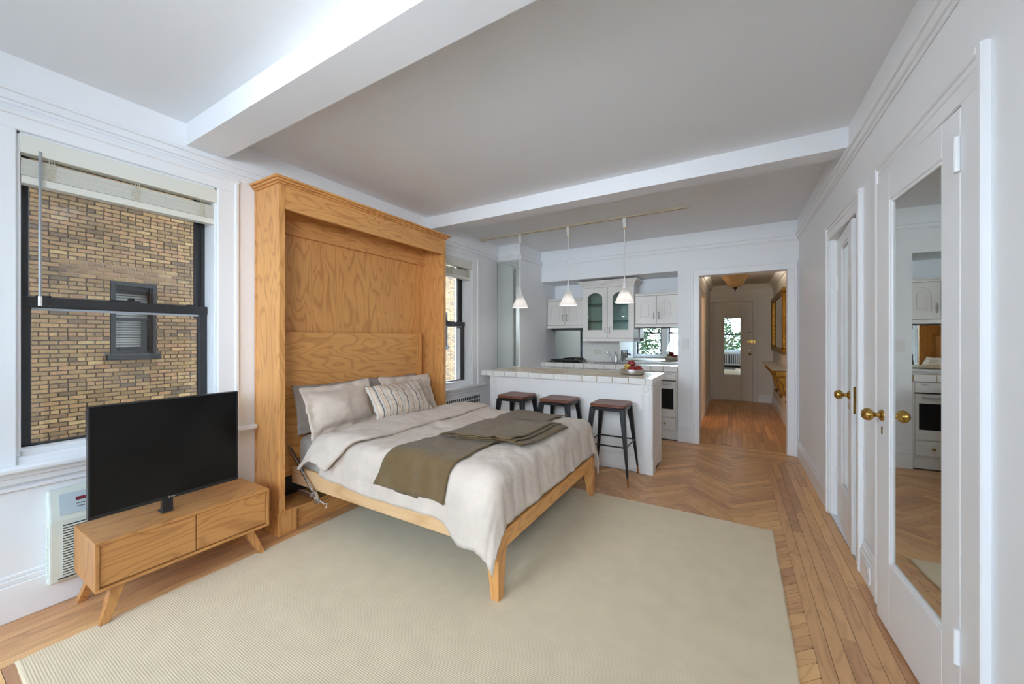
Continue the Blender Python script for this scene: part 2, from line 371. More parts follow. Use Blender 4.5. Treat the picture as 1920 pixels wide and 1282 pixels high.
# picture rail, two stepped mouldings
def rail(name, segs):
    mb = MB()
    for ax, p, s, a, b in segs:                                 # s: side the room is on
        for z0, z1, d in ((2.375, 2.392, 0.010), (2.392, 2.43, 0.022), (2.43, 2.448, 0.034)):
            if ax == 'x': mb.box(p, a, z0, p + s * d, b, z1)
            else: mb.box(a, p, z0, b, p + s * d, z1)
    struct(name, mb, M['trim'], bev=0.003, seg=1)
rail('trim_3', [('x', XL, 1, YR, 4.48)])
rail('trim_4', [('x', XR, -1, YR, YB)])
rail('trim_5', [('y', YB, -1, -2.504, XR), ('y', 4.48, -1, XL, -2.47), ('x', -2.504, 1, 4.446, YB)])
rail('trim_6', [('y', YR, 1, XL, XR)])
fr = MB()                                                       # frieze board above the rail
fr.box(XR - 0.012, YR, 2.448, XR, YB, ZC); fr.box(XL, YR, 2.448, XL + 0.012, 4.48, ZC); fr.box(-2.504, YB - 0.012, 2.448, XR, YB, ZC)
struct('trim_7', fr, M['wall'])
def baseboard(name, segs, h=0.185):
    mb = MB()
    for ax, p, s, a, b in segs:
        for z0, z1, d in ((0, h - 0.045, 0.018), (h - 0.045, h - 0.02, 0.013), (h - 0.02, h, 0.007)):
            if ax == 'x': mb.box(p, a, z0, p + s * d, b, z1)
            else: mb.box(a, p, z0, b, p + s * d, z1)
    struct(name, mb, M['trim'], bev=0.004, seg=1)
baseboard('baseboard_left', [('x', XL, 1, YR, 1.338), ('x', XL, 1, 3.06, 4.48)], 0.21)
baseboard('baseboard_right', [('x', XR, -1, 3.652, YB), ('x', XR, -1, YR, 1.58), ('x', XR, -1, 2.535, 2.776)])
baseboard('baseboard_back', [('y', YB, -1, -0.60, -0.44)], 0.2)
baseboard('baseboard_rear', [('y', YR, 1, XL, XR)])

# hall beyond the opening
HZ = 2.40; HE = 9.1
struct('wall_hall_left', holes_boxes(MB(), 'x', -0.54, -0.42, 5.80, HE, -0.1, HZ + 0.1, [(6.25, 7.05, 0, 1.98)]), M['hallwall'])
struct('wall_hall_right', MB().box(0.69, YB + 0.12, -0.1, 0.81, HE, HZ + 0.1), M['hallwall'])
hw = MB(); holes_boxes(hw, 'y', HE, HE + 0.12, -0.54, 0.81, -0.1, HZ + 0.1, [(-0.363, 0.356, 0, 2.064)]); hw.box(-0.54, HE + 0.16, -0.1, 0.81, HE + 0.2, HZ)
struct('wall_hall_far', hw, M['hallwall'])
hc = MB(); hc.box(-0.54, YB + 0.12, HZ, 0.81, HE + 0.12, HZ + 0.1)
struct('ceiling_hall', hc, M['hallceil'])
cv = MB()
for s, x in ((1, -0.42), (-1, 0.69)):
    cv.prism([(x, 2.30), (x + s * 0.012, 2.30), (x + s * 0.05, 2.36), (x + s * 0.075, HZ), (x, HZ)], 'y', YB + 0.12, HE)
cv.prism([(HE, 2.30), (HE - 0.012, 2.30), (HE - 0.05, 2.36), (HE - 0.075, HZ), (HE, HZ)], 'x', -0.42, 0.69)
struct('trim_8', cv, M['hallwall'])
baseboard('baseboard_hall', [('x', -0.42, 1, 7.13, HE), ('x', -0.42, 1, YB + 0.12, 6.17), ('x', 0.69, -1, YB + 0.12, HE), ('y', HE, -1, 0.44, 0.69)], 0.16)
sr = MB(); sr.box(-2.0, 6.0, -0.1, -1.95, 7.4, 2.4); sr.box(-2.0, 5.95, -0.1, -0.54, 6.0, 2.4); sr.box(-2.0, 7.4, -0.1, -0.54, 7.45, 2.4); sr.box(-2.0, 5.95, 2.4, -0.54, 7.45, 2.45)
struct('wall_side_room', sr, M['hallwall'])
lp = bpy.data.lights.new('side_room_lamp', 'POINT'); lp.energy = 18; lp.color = (1.0, 0.62, 0.36); lp.shadow_soft_size = 0.1
lo = bpy.data.objects.new('side_room_lamp', lp); C.objects.link(lo); lo.location = (-1.3, 6.7, 2.1)
# casings of the two openings
def casing_y(name, x0, x1, zt, y, s, wd=0.085, m='trim', t=0.024):
    mb = MB()
    k = 0.002; mb.box(x0 - wd + k, y, 0.001, x0, y + s * t * 0.6, zt); mb.box(x1, y, 0.001, x1 + wd - k, y + s * t * 0.6, zt); mb.box(x0 - wd + k, y, zt, x1 + wd - k, y + s * t * 0.6, zt + wd - k)
    e = wd * 0.28
    mb.box(x0 - wd, y, 0, x0 - wd + e, y + s * t, zt + wd); mb.box(x1 + wd - e, y, 0, x1 + wd, y + s * t, zt + wd); mb.box(x0 - wd + e, y, zt + wd - e, x1 + wd - e, y + s * t, zt + wd)
    return mb
struct('trim_9', casing_y('c', OP[0], OP[1], OP[2], YB, -1, 0.092), M['trim'], bev=0.004, seg=1)
struct('trim_10', casing_y('c', -0.363, 0.356, 2.064, HE, -1, 0.082), M['hallwall'], bev=0.004, seg=1)
def casing_x(y0, y1, zt, x, s, wa, wb_, t=0.024, top=0.11):
    mb = MB(); e = 0.026
    k = 0.002; mb.box(x, y0 - wa + k, 0.001, x + s * t * 0.6, y0, zt); mb.box(x, y1, 0.001, x + s * t * 0.6, y1 + wb_ - k, zt); mb.box(x, y0 - wa + k, zt, x + s * t * 0.6, y1 + wb_ - k, zt + top - k)
    mb.box(x, y0 - wa, 0, x + s * t, y0 - wa + e, zt + top); mb.box(x, y1 + wb_ - e, 0, x + s * t, y1 + wb_, zt + top); mb.box(x, y0 - wa + e, zt + top - e, x + s * t, y1 + wb_ - e, zt + top)
    mb.box(x, y0 - wa + e + 0.012, zt + top - e - 0.03, x + s * t * 0.8, y1 + wb_ - e - 0.012, zt + top - e - 0.02)
    return mb
struct('trim_11', casing_x(DA[0], DA[1], DA[2], XR, -1, 0.09, 0.052), M['trim'], bev=0.004, seg=1)
struct('trim_12', casing_x(DB[0], DB[1], DB[2], XR, -1, 0.135, 0.115), M['trim'], bev=0.004, seg=1)
struct('trim_13', casing_x(6.25, 7.05, 1.98, -0.42, 1, 0.08, 0.08, top=0.08), M['hallwall'], bev=0.004, seg=1)

# ---------------------------------------------------------------- floor of separate oak boards
fl = MB(); fl.box(-3.12, YR - 0.2, -0.1, XR + 0.7, 5.80, -0.006); fl.box(-2.0, 5.80, -0.1, 0.81, HE + 0.2, -0.006)
FLOOR = struct('floor', fl, M['subfloor'])
def clip(poly, x0, y0, x1, y1):
    for ax, lim, sg in ((0, x0, 1), (0, x1, -1), (1, y0, 1), (1, y1, -1)):
        out = []
        for i in range(len(poly)):
            a, b = poly[i - 1], poly[i]
            da, db = sg * (a[ax] - lim), sg * (b[ax] - lim)
            if (da >= 0) != (db >= 0):
                t = da / (da - db); out.append((a[0] + (b[0] - a[0]) * t, a[1] + (b[1] - a[1]) * t))
            if db >= 0: out.append(b)
        poly = out
        if len(poly) < 3: return []
    cl_ = []
    for p in poly:
        if not cl_ or abs(p[0] - cl_[-1][0]) + abs(p[1] - cl_[-1][1]) > 1e-4: cl_.append(p)
    if len(cl_) > 1 and abs(cl_[0][0] - cl_[-1][0]) + abs(cl_[0][1] - cl_[-1][1]) < 1e-4: cl_.pop()
    return cl_ if len(cl_) > 2 else []
def area(p): return 0.5 * sum(p[i - 1][0] * p[i][1] - p[i][0] * p[i - 1][1] for i in range(len(p)))
BOARDS = []                                                    # (polygon, grain angle)
def board(poly, ang, *rects):
    for r in rects:
        q = clip(poly, *r)
        if q and abs(area(q)) > 2e-4: BOARDS.append((q if area(q) > 0 else q[::-1], ang))
L, w_ = 0.457, 0.0571; G = 0.0009
ZONES = [(-2.48, 3.0, -0.66, 3.76), (-2.48, 4.26, -0.66, 4.85), (-0.66, 3.0, 0.292, 4.85), (0.10, -0.6, 0.292, 3.0)]
c45 = math.sqrt(0.5)
for k in range(-9, 6):
    for n in range(-60, 140):
        a, b = n * w_ + k * L, n * w_ - k * L
        for h in (0, 1):
            r = [(a + G, b + G), (a + L - G, b + G), (a + L - G, b + w_ - G), (a + G, b + w_ - G)] if h == 0 else [(a + G, b + w_ + G), (a + w_ - G, b + w_ + G), (a + w_ - G, b + w_ + L - G), (a + G, b + w_ + L - G)]
            q = [(0.004 + (p[0] - p[1]) * c45, 0.02 + (p[0] + p[1]) * c45) for p in r]
            if min(p[0] for p in q) > 0.3 or max(p[0] for p in q) < -2.5 or min(p[1] for p in q) > 4.9 or max(p[1] for p in q) < -0.7: continue
            board(q, PI / 4 if h == 0 else 3 * PI / 4, *ZONES)
rb = random.Random(3)
def strips(x0, x1, y0, y1, along, lmin=0.7, lmax=1.6, nw=None):
    u0, u1, v0, v1 = (x0, x1, y0, y1) if along == 'y' else (y0, y1, x0, x1)
    nw = nw or max(1, round((u1 - u0) / w_)); ww = (u1 - u0) / nw
    for i in range(nw):
        v = v0 - rb.uniform(0, lmax * 0.8)
        while v < v1:
            l2 = rb.uniform(lmin, lmax)
            a, b = max(v, v0), min(v + l2, v1)
            if b - a > 0.02:
                p = [(u0 + i * ww + G, a + G), (u0 + (i + 1) * ww - G, a + G), (u0 + (i + 1) * ww - G, b - G), (u0 + i * ww + G, b - G)]
                if along == 'x': p = [(q[1], q[0]) for q in p][::-1]
                BOARDS.append((p, PI / 2 if along == 'y' else 0))
            v += l2
strips(0.292, 0.622, YR, 4.85, 'y')
strips(-2.865, -2.48, 0.19, 4.85, 'y')
strips(-2.865, -2.48, -0.3, 0.19, 'x')
strips(-2.48, -1.9, -0.3, 0.312, 'x')
strips(-2.50, 0.622, 4.85, 5.15, 'x', 1.0, 2.2)
strips(-0.356, 0.521, 5.15, 5.28, 'x', 1, 2)
strips(-0.418, 0.688, 5.28, HE, 'y', 0.35, 0.9)
strips(-1.9, -0.42, 6.25, 7.05, 'y', 0.5, 0.9)
rt = random.Random(11)
def board_mb(mb, poly, ang):
    n = len(poly); tone = min(1, max(0, rt.gauss(0.5, 0.2))); mb.cur = tone
    ox, oy = rt.uniform(0, 40), rt.uniform(0, 40); ca, sa = math.cos(ang), math.sin(ang)
    uv = [(p[0] * ca + p[1] * sa + ox, -p[0] * sa + p[1] * ca + oy) for p in poly]
    dz = rt.uniform(-0.0006, 0.0)
    v = [(p[0], p[1], dz) for p in poly] + [(p[0], p[1], -0.007) for p in poly]
    mb.add(v, [tuple(range(n))] + [(i, n + i, n + (i + 1) % n, (i + 1) % n) for i in range(n)], [uv] + [[uv[i], uv[i], uv[(i + 1) % n], uv[(i + 1) % n]] for i in range(n)])
def shown(b):                                                  # about how large the photo shows a board
    cx = sum(p[0] for p in b[0]) / len(b[0]); cy_ = sum(p[1] for p in b[0]) / len(b[0])
    f = Vector((-0.5063, 0.8624)); d = Vector((cx, cy_)).dot(f); s = abs(Vector((cx, cy_)).dot(Vector((0.8624, 0.5063))))
    if d < 0.9 or s > d * 1.4: return 0
    if cy_ < 3.05 and 0.1 < cx < 0.18: return 0
    if -2.6 < cx < -1.05 and cy_ > 3.1: return 0.01 * area(b[0]) / d ** 3
    return area(b[0]) / d ** 3
BOARDS.sort(key=shown, reverse=True)
rest = MB()
for i, (p, a) in enumerate(BOARDS):
    if i < 300:
        mb = MB(); board_mb(mb, p, a); obj('plank', mb, M['plank'], FLOOR, attr=True)
    else: board_mb(rest, p, a)
tag(obj('plank_rest', rest, M['plank'], FLOOR, attr=True), kind='stuff')

# ---------------------------------------------------------------- windows (built in a frame: u along the wall, d into the wall, z up)
def window(name, u0, u1, place, lt, rt_, sill_ext=(0.2, 0.215), lead=0.4):
    """place(u, d, z) -> world; d > 0 goes outwards from the wall face."""
    root = thing(name, None, None, place(u0, 0, 0), kind='structure')
    def B(mb, a, d0, z0, b, d1, z1):
        vs = [place(a, d0, z0), place(b, d0, z0), place(b, d1, z0), place(a, d1, z0), place(a, d0, z1), place(b, d0, z1), place(b, d1, z1), place(a, d1, z1)]
        mb.add(vs, [(0,3,2,1),(4,5,6,7),(0,1,5,4),(1,2,6,5),(2,3,7,6),(3,0,4,7)])
    z1 = WZ[1]
    cs = MB(); hd = 0.085
    for a, b in ((u0 - lt + 0.002, u0), (u1, u1 + rt_ - 0.002)): B(cs, a, -0.016, 0.711, b, 0, z1)
    B(cs, u0 - lt + 0.002, -0.016, z1, u1 + rt_ - 0.002, 0, z1 + hd - 0.002)
    B(cs, u0 - lt, -0.026, 0.71, u0 - lt + 0.022, 0, z1 + hd); B(cs, u1 + rt_ - 0.022, -0.026, 0.71, u1 + rt_, 0, z1 + hd); B(cs, u0 - lt - 0.002, -0.03, z1 + hd - 0.022, u1 + rt_ + 0.002, 0, z1 + hd + 0.002)
    obj('casing', cs, M['trim'], root, bev=0.004, seg=1)
    st = MB(); B(st, u0 - sill_ext[0], -0.062, 0.684, u1 + sill_ext[1], 0.0, 0.712); B(st, u0, 0.0, 0.684, u1, 0.14, 0.745); B(st, u0, 0.03, 0.74, u1, 0.14, 0.772)
    obj('sill', st, M['trim'], root, bev=0.008)
    ap = MB(); B(ap, u0 - lt, -0.02, 0.625, u1 + rt_, 0, 0.684); B(ap, u0 - lt - 0.002, -0.03, 0.655, u1 + rt_ + 0.002, 0, 0.683); B(ap, u0 - lt - lead, -0.012, 0.592, u1 + rt_, 0, 0.612)
    obj('apron', ap, M['trim'], root, bev=0.004, seg=1)
    jb = MB(); B(jb, u0, 0.0, 0.75, u0 + 0.012, 0.24, z1); B(jb, u1 - 0.012, 0.0, 0.75, u1, 0.24, z1); B(jb, u0, 0, z1 - 0.012, u1, 0.24, z1)
    B(jb, u0 + 0.004, 0.05, 0.75, u0 + 0.02, 0.07, z1); 
    obj('jamb', jb, M['trim'], root, bev=0.002, seg=1)
    a, b = u0 + 0.013, u1 - 0.013
    us = MB(); d0, d1 = 0.155, 0.185                            # upper sash, outer plane
    for s in ((a, 1.43, a + 0.045, z1 - 0.014), (b - 0.045, 1.43, b, z1 - 0.014)): B(us, s[0], d0, s[1], s[2], d1, s[3])
    B(us, a, d0, z1 - 0.06, b, d1, z1 - 0.014); B(us, a, d0, 1.455, b, d1, 1.495)
    obj('upper_sash', us, M['sash'], root, bev=0.003, seg=1)
    ls = MB(); e0, e1 = 0.10, 0.135
    for s in ((a, 0.772, a + 0.045, 1.505), (b - 0.045, 0.772, b, 1.505)): B(ls, s[0], e0, s[1], s[2], e1, s[3])
    B(ls, a, e0 - 0.008, 1.452, b, e1, 1.505); B(ls, a, e0, 0.772, b, e1, 0.782)
    lsash = obj('lower_sash', ls, M['sash'], root, bev=0.003, seg=1)
    lk = MB(); m = (u0 + u1) / 2; B(lk, m - 0.06, e0, 1.505, m + 0.06, e1, 1.515); B(lk, m + 0.01, e0, 1.515, m + 0.035, e1 - 0.01, 1.53)
    for q in (a + 0.06, b - 0.1): B(lk, q, e0, 1.505, q + 0.05, e1, 1.513)
    obj('sash_lock', lk, M['sash'], lsash, bev=0.002, seg=1)
    ws = MB(); B(ws, a + 0.045, e0 + 0.006, 1.44, b - 0.045, e1 - 0.006, 1.452)
    obj('weather_strip', ws, mat_strip, lsash)
    p1 = MB(); B(p1, a + 0.045, 0.168, 1.495, b - 0.045, 0.172, z1 - 0.06); obj('pane', p1, M['pane'], root)
    p2 = MB(); B(p2, a + 0.045, 0.116, 0.782, b - 0.045, 0.120, 1.44); obj('pane', p2, M['pane'], root)
    jt = MB(); B(jt, u0 + 0.012, 0.137, 0.76, u0 + 0.03, 0.153, z1 - 0.012); B(jt, u1 - 0.03, 0.137, 0.76, u1 - 0.012, 0.153, z1 - 0.012); obj('track', jt, M['sash'], root)
    return root
mat_strip = mat('pale_weatherstrip', lin(176, 184, 192), 0.4)
pl = lambda u, d, z: (XL - d, u, z)
window('window_1', *W1, pl, 0.118, 0.118)
window('window_2', *W2, pl, 0.020, 0.128, (0.02, 0.245), 0.0)
pr_ = lambda u, d, z: (u, YR - d, z)
for i, (a, b) in enumerate(RW): window('window_%d' % (i + 3), a, b, pr_, 0.11, 0.11, (0.10, 0.10), 0.0)

# ---------------------------------------------------------------- doors
def closet_door(name, hinge, wd, ht, ang, ms, mt, mirror, knob_u, knob_side, hinge_zs):
    """Local frame: door leaf runs along +Y from the hinge (at the origin) ; the room is towards -X."""
    root = thing(name, None, None, hinge, kind='structure', rz=ang)
    t = 0.040
    lf = MB()
    y0, y1 = (0, wd) if wd > 0 else (wd, 0)
    a, b = sorted(ms)
    for q in ((y0, 0.01, a, ht), (b, 0.01, y1, ht), (a, 0.01, b, mt[0]), (a, mt[1], b, ht)): lf.box(0, q[0], q[1], t, q[2], q[3])
    obj('leaf', lf, M['trim'], root, local=True, bev=0.002, seg=1)
    bead = MB(); e = 0.016
    for q in ((a, mt[0], a + e, mt[1]), (b - e, mt[0], b, mt[1]), (a + e, mt[0], b - e, mt[0] + e), (a + e, mt[1] - e, b - e, mt[1])): bead.box(0.003, q[0], q[1], 0.016, q[2], q[3])
    obj('bead', bead, M['trim'], root, local=True, bev=0.005, seg=2)
    mr = MB().box(0.010, a + 0.004, mt[0] + 0.004, 0.03, b - 0.004, mt[1] - 0.004)
    obj('mirror', mr, M['doormirror'], root, local=True)
    kz = 0.95
    kn = MB().lathe([(0.0001, -0.072), (0.016, -0.070), (0.026, -0.060), (0.029, -0.048), (0.024, -0.036), (0.012, -0.029), (0.009, -0.020), (0.012, -0.010), (0.012, 0.0)], (0, knob_u, kz), 24, 'x')
    k = obj('knob', kn, M['brass'], root, local=True, smooth=50)
    rs = MB().lathe([(0.0001, -0.012), (0.014, -0.011), (0.024, -0.006), (0.027, 0.0)], (0, knob_u, kz), 24, 'x')
    obj('rose', rs, M['brass'], k, local=True, smooth=50)
    kh = MB().box(-0.0025, knob_u - 0.006, kz - 0.085, 0.001, knob_u + 0.006, kz - 0.05)
    obj('keyhole_plate', kh, M['brass'], root, local=True, bev=0.002)
    lk = MB().box(0.008, wd - 0.0015, kz - 0.10, 0.032, wd + 0.0015, kz + 0.06) if wd > 0 else MB().box(0.008, wd - 0.0015, kz - 0.10, 0.032, wd + 0.0015, kz + 0.06)
    obj('lock_plate', lk, M['brass'], root, local=True, bev=0.001)
    for z in hinge_zs:
        h = MB(); s = 1 if wd > 0 else -1
        h.box(-0.004, s * 0.002, z - 0.05, 0.0, s * 0.03, z + 0.05); h.frustum((-0.006, 0, z - 0.055), (-0.006, 0, z + 0.055), 0.009, 0.009, 12)
        obj('hinge', h, M['trim'], root, local=True, bev=0.001, seg=1)
    return root
closet_door('door_1', (0.662, 3.595, 0), -0.632, 2.015, math.radians(-4.6), (-0.198, -0.505), (0.29, 1.93), 1, -0.552, 1, (0.30, 1.70))
closet_door('door_2', (0.612, 1.722, 0), 0.668, 2.022, math.radians(2.5), (0.105, 0.53), (0.315, 1.905), 1, 0.605, 1, (0.335, 1.875))
def entry_door():
    root = thing('door_3', None, None, (0, HE, 0), kind='structure')
    m = M['hallwall']
    lf = MB()
    for q in ((-0.358, 0.012, -0.155, 2.058), (0.133, 0.012, 0.351, 2.058), (-0.155, 0.012, 0.133, 0.54), (-0.155, 1.713, 0.133, 2.058)): lf.box(q[0], HE + 0.004, q[1], q[2], HE + 0.045, q[3])
    obj('leaf', lf, m, root, bev=0.002, seg=1)
    fm = MB()
    for q in ((-0.19, 0.505, -0.155, 1.748), (0.133, 0.505, 0.168, 1.748), (-0.155, 0.505, 0.133, 0.54), (-0.155, 1.713, 0.133, 1.748)): fm.box(q[0], HE - 0.008, q[1], q[2], HE + 0.006, q[3])
    obj('mirror_frame', fm, m, root, bev=0.004)
    obj('mirror', MB().box(-0.157, HE + 0.002, 0.538, 0.135, HE + 0.02, 1.715), M['mirror'], root)
    k = obj('knob', MB().lathe([(0.0001, -0.05), (0.02, -0.046), (0.027, -0.035), (0.02, -0.022), (0.009, -0.012), (0.009, 0.006)], (0.297, HE, 0.975), 20, 'y'), M['brass'], root, smooth=50)
    obj('keyhole_rose', MB().lathe([(0.0001, -0.006), (0.016, -0.005), (0.018, 0.006)], (0.297, HE, 1.05), 20, 'y'), M['brass'], root, smooth=50)
    lk = MB(); lk.box(0.285, HE - 0.022, 1.197, 0.352, HE + 0.004, 1.262); lk.lathe([(0.0001, -0.022), (0.0325, -0.022), (0.0325, 0.004)], (0.285, HE, 1.2295), 24, 'y'); lk.lathe([(0.0001, -0.032), (0.015, -0.03), (0.017, -0.022)], (0.293, HE, 1.2295), 20, 'y')
    r = obj('rim_lock', lk, M['brass'], root, bev=0.002)
    kp = MB(); kp.box(0.358, HE - 0.026, 1.19, 0.396, HE + 0.004, 1.27)
    obj('lock_keeper', kp, M['brass'], r, bev=0.004)
    cp = MB().box(0.243, HE - 0.006, 1.41, 0.342, HE + 0.004, 1.437); pp = obj('bell_plate', cp, M['plasticw'], root, bev=0.003)
    obj('bell_slot', MB().box(0.257, HE - 0.0075, 1.418, 0.328, HE, 1.429), mat('grey_label', lin(120, 130, 140), 0.5), pp)
    for z in (0.45, 1.72):
        h = MB(); h.frustum((-0.362, HE - 0.01, z - 0.1), (-0.362, HE - 0.01, z + 0.1), 0.012, 0.012, 12); h.box(-0.40, HE - 0.006, z - 0.08, -0.33, HE + 0.004, z + 0.08); h.lathe([(0.0001, -0.13), (0.009, -0.12), (0.006, -0.1)], (-0.362, HE - 0.01, z), 10)
        obj('hinge', h, m, root, bev=0.002, seg=1)
entry_door()
# ---------------------------------------------------------------- rug
def rug():
    x0, x1, y0, y1 = -2.475, 0.222, 0.288, 3.085
    rr = random.Random(5); edge = []
    def side(a, b, n):
        for i in range(n):
            t = i / n; j = 0.0035 if n > 100 else 0.0015
            edge.append((a[0] + (b[0] - a[0]) * t + rr.uniform(-j, j), a[1] + (b[1] - a[1]) * t + rr.uniform(-j, j)))
    side((x0, y0), (x1 - 0.02, y0), 90); side((x1 - 0.02, y0), (x1 + 0.012, y1 - 0.02), 90); side((x1 + 0.012, y1 - 0.02), (x0, y1), 90); side((x0, y1), (x0, y0), 180)
    n = len(edge); cx, cy_ = (x0 + x1) / 2, (y0 + y1) / 2
    def ins(p, d): return (p[0] - math.copysign(d, p[0] - cx), p[1] - math.copysign(d, p[1] - cy_))
    mb = MB()
    v = [(p[0], p[1], 0.0005) for p in edge] + [(p[0], p[1], 0.006) for p in edge] + [(*ins(p, 0.008), 0.011) for p in edge]
    mb.add(v, [(k * n + i, k * n + (i + 1) % n, (k + 1) * n + (i + 1) % n, (k + 1) * n + i) for k in (0, 1) for i in range(n)] + [tuple(range(2 * n, 3 * n)), tuple(range(n))[::-1]])
    o = obj('area_rug', mb, M['rug'], loc=(cx, cy_, 0))
    tag(o, 'large cream ribbed wool rug on the oak floor under the bed', 'rug')
rug()

# ---------------------------------------------------------------- wall bed (cabinet and fold-down frame)
BED = thing('folding_bed', 'oak wall bed cabinet with its bed frame folded down into the room', 'bed', (-2.7, 2.18, 0))
cx0, cx1 = -2.862, -2.560
P = lambda n, mb, m, par=BED, **k: obj(n, mb, M[m], par, **k)
P('side_panel', MB().box(cx0, 1.349, 0.157, cx1, 1.390, 2.318), 'oakz', bev=0.003)
P('side_panel', MB().box(cx0, 2.966, 0.157, cx1, 3.008, 2.318), 'oakz', bev=0.003)
lp_ = MB(); lp_.box(cx0, 1.3455, 0.157, cx0 + 0.014, 1.349, 2.318); P('scribe_strip', lp_, 'oakz', bev=0.001)
P('back_panel', MB().box(cx0 + 0.004, 1.372, 0.10, cx0 + 0.018, 2.985, 2.30), 'oakz')
P('header', MB().box(cx1 - 0.026, 1.392, 2.158, cx1 - 0.001, 2.964, 2.318), 'oaky', bev=0.002)
P('top_panel', MB().box(cx0, 1.392, 2.30, cx1 - 0.03, 2.964, 2.318), 'oaky')
P('inner_rail', MB().box(cx0 + 0.019, 1.392, 2.065, cx0 + 0.05, 2.964, 2.299), 'oaky', bev=0.002)
cn = MB()
for z0, z1, d in ((2.318, 2.330, 0.012), (2.330, 2.344, 0.026), (2.344, 2.360, 0.040)): cn.box(cx0, 1.349 - d, z0, cx1 + d, 3.008 + d, z1)
P('cornice', cn, 'oaky', bev=0.005)
P('plinth_block', MB().box(cx0, 1.342, 0, cx1 + 0.004, 1.466, 0.157), 'oakz', bev=0.003)
P('plinth_block', MB().box(cx0, 2.890, 0, cx1 + 0.004, 3.014, 0.157), 'oakz', bev=0.003)
P('plinth_rail', MB().box(cx1 - 0.055, 1.466, 0, cx1 - 0.030, 2.890, 0.120), 'oaky', bev=0.002)
P('plinth_shelf', MB().box(cx0, 1.466, 0.122, cx1 - 0.025, 2.890, 0.142), 'oaky', bev=0.002)
P('void_shade', MB().box(cx0 + 0.019, 1.40, 0.145, cx0 + 0.03, 2.955, 0.40), 'black')  # black sheets paint in the shade of the hollow under the bed
P('void_shade', MB().box(cx0 + 0.03, 2.94, 0.145, cx1 - 0.04, 2.955, 0.26), 'black')
hb = P('headboard', MB().box(-2.805, 1.395, 0.30, -2.782, 2.815, 1.346), 'oaky', bev=0.003)
P('headboard_post', MB().box(-2.81, 2.816, 0.30, -2.775, 2.883, 1.350), 'oakz', bev=0.003)
P('side_rail', MB().box(-2.77, 1.548, 0.252, -1.035, 1.572, 0.372), 'palex', bev=0.003)
P('side_rail', MB().box(-2.552, 2.995, 0.252, -1.035, 3.019, 0.372), 'palex', bev=0.003)
P('foot_rail', MB().box(-1.012, 1.585, 0.246, -0.988, 2.985, 0.335), 'oaky', bev=0.003)
P('bed_base', MB().box(-2.76, 1.573, 0.27, -1.013, 2.955, 0.325), 'black')
for yy, s in ((1.546, 1), (3.021, -1)):
    lg = MB(); a, b = 0.078, 0.044
    def q(z, k, zz): return [(-0.984 - k, yy, zz), (-0.984, yy, zz), (-0.984, yy + s * k, zz), (-0.984 - k, yy + s * k, zz)][::s]
    lg.hexa(q(0, b, 0.0122), q(0, a, 0.25)); lg.hexa(q(0, a, 0.25), q(0, a * 0.94, 0.3245))
    P('leg', lg, 'oakz', bev=0.002)
sb = MB(); sb.tube([(-2.772, 1.528, 0.515), (-2.44, 1.520, 0.235)], 0.008, 10)
st_ = P('gas_strut', sb, 'chrome', smooth=40)
s2 = MB(); s2.tube([(-2.772, 1.536, 0.50), (-2.60, 1.530, 0.365)], 0.012, 12); P('strut_sleeve', s2, 'black', st_, smooth=40)
br = MB(); br.prism([(-2.475, 0.262), (-2.435, 0.262), (-2.395, 0.215), (-2.405, 0.185), (-2.445, 0.185)], 'y', 1.512, 1.530)
pv = P('pivot_bracket', br, 'steel', bev=0.003)
b2 = MB(); b2.frustum((-2.43, 1.500, 0.22), (-2.43, 1.535, 0.22), 0.012, 0.012, 14); b2.frustum((-2.455, 1.505, 0.25), (-2.455, 1.53, 0.25), 0.006, 0.006, 10)
P('pivot_bolt', b2, 'chrome', pv, smooth=40)
P('hinge_arm', MB().box(-2.60, 1.50, 0.225, -2.46, 1.511, 0.252), 'steel', bev=0.003)
P('wire', MB().tube([(-2.40, 1.53, 0.205), (-2.36, 1.535, 0.19), (-2.33, 1.536, 0.20), (-2.335, 1.53, 0.17)], 0.003, 6), 'plasticw', smooth=60)

# ---------------------------------------------------------------- bedding
def nz(x, y, z=0, s=1): return noise.noise(Vector((x * s, y * s, z * s)))
mt = MB()
def rounded_slab(mb, x0, y0, x1, y1, z0, z1, r, nx, ny):
    def fn(u, v):
        a, b = x0 + (x1 - x0) * u, y0 + (y1 - y0) * v
        return (a, b, z1)
    pts = []
    prof = [(0, z0), (0, z0 + r * 0.5), (0, z1 - r)] + [(r * (1 - math.cos(t)), z1 - r + r * math.sin(t)) for t in [PI / 8, PI / 4, 3 * PI / 8, PI / 2]]
    rings = []
    n = 0
    for ins, z in prof:
        ring = []
        cr = 0.07
        for (cx, cy_, a0) in ((x1 - cr, y1 - cr, 0), (x0 + cr, y1 - cr, PI / 2), (x0 + cr, y0 + cr, PI), (x1 - cr, y0 + cr, 3 * PI / 2)):
            for k in range(6):
                t = a0 + (PI / 2) * k / 5; rr = max(cr - ins, 0.005)
                ring.append((cx + rr * math.cos(t), cy_ + rr * math.sin(t), z))
        rings.append(ring); n = len(ring)
    v = [p for r_ in rings for p in r_]
    f = [(k * n + i, k * n + (i + 1) % n, (k + 1) * n + (i + 1) % n, (k + 1) * n + i) for k in range(len(rings) - 1) for i in range(n)]
    f += [tuple(range(n))[::-1], tuple(range((len(rings) - 1) * n, len(rings) * n))]
    mb.add(v, f)
rounded_slab(mt, -2.768, 1.580, -1.03, 2.955, 0.327, 0.590, 0.06, 8, 8)
tag(obj('mattress', mt, M['sheet'], loc=(-1.9, 2.28, 0.326), smooth=50), 'mattress in a grey fitted sheet on the folded-down bed frame', 'mattress')

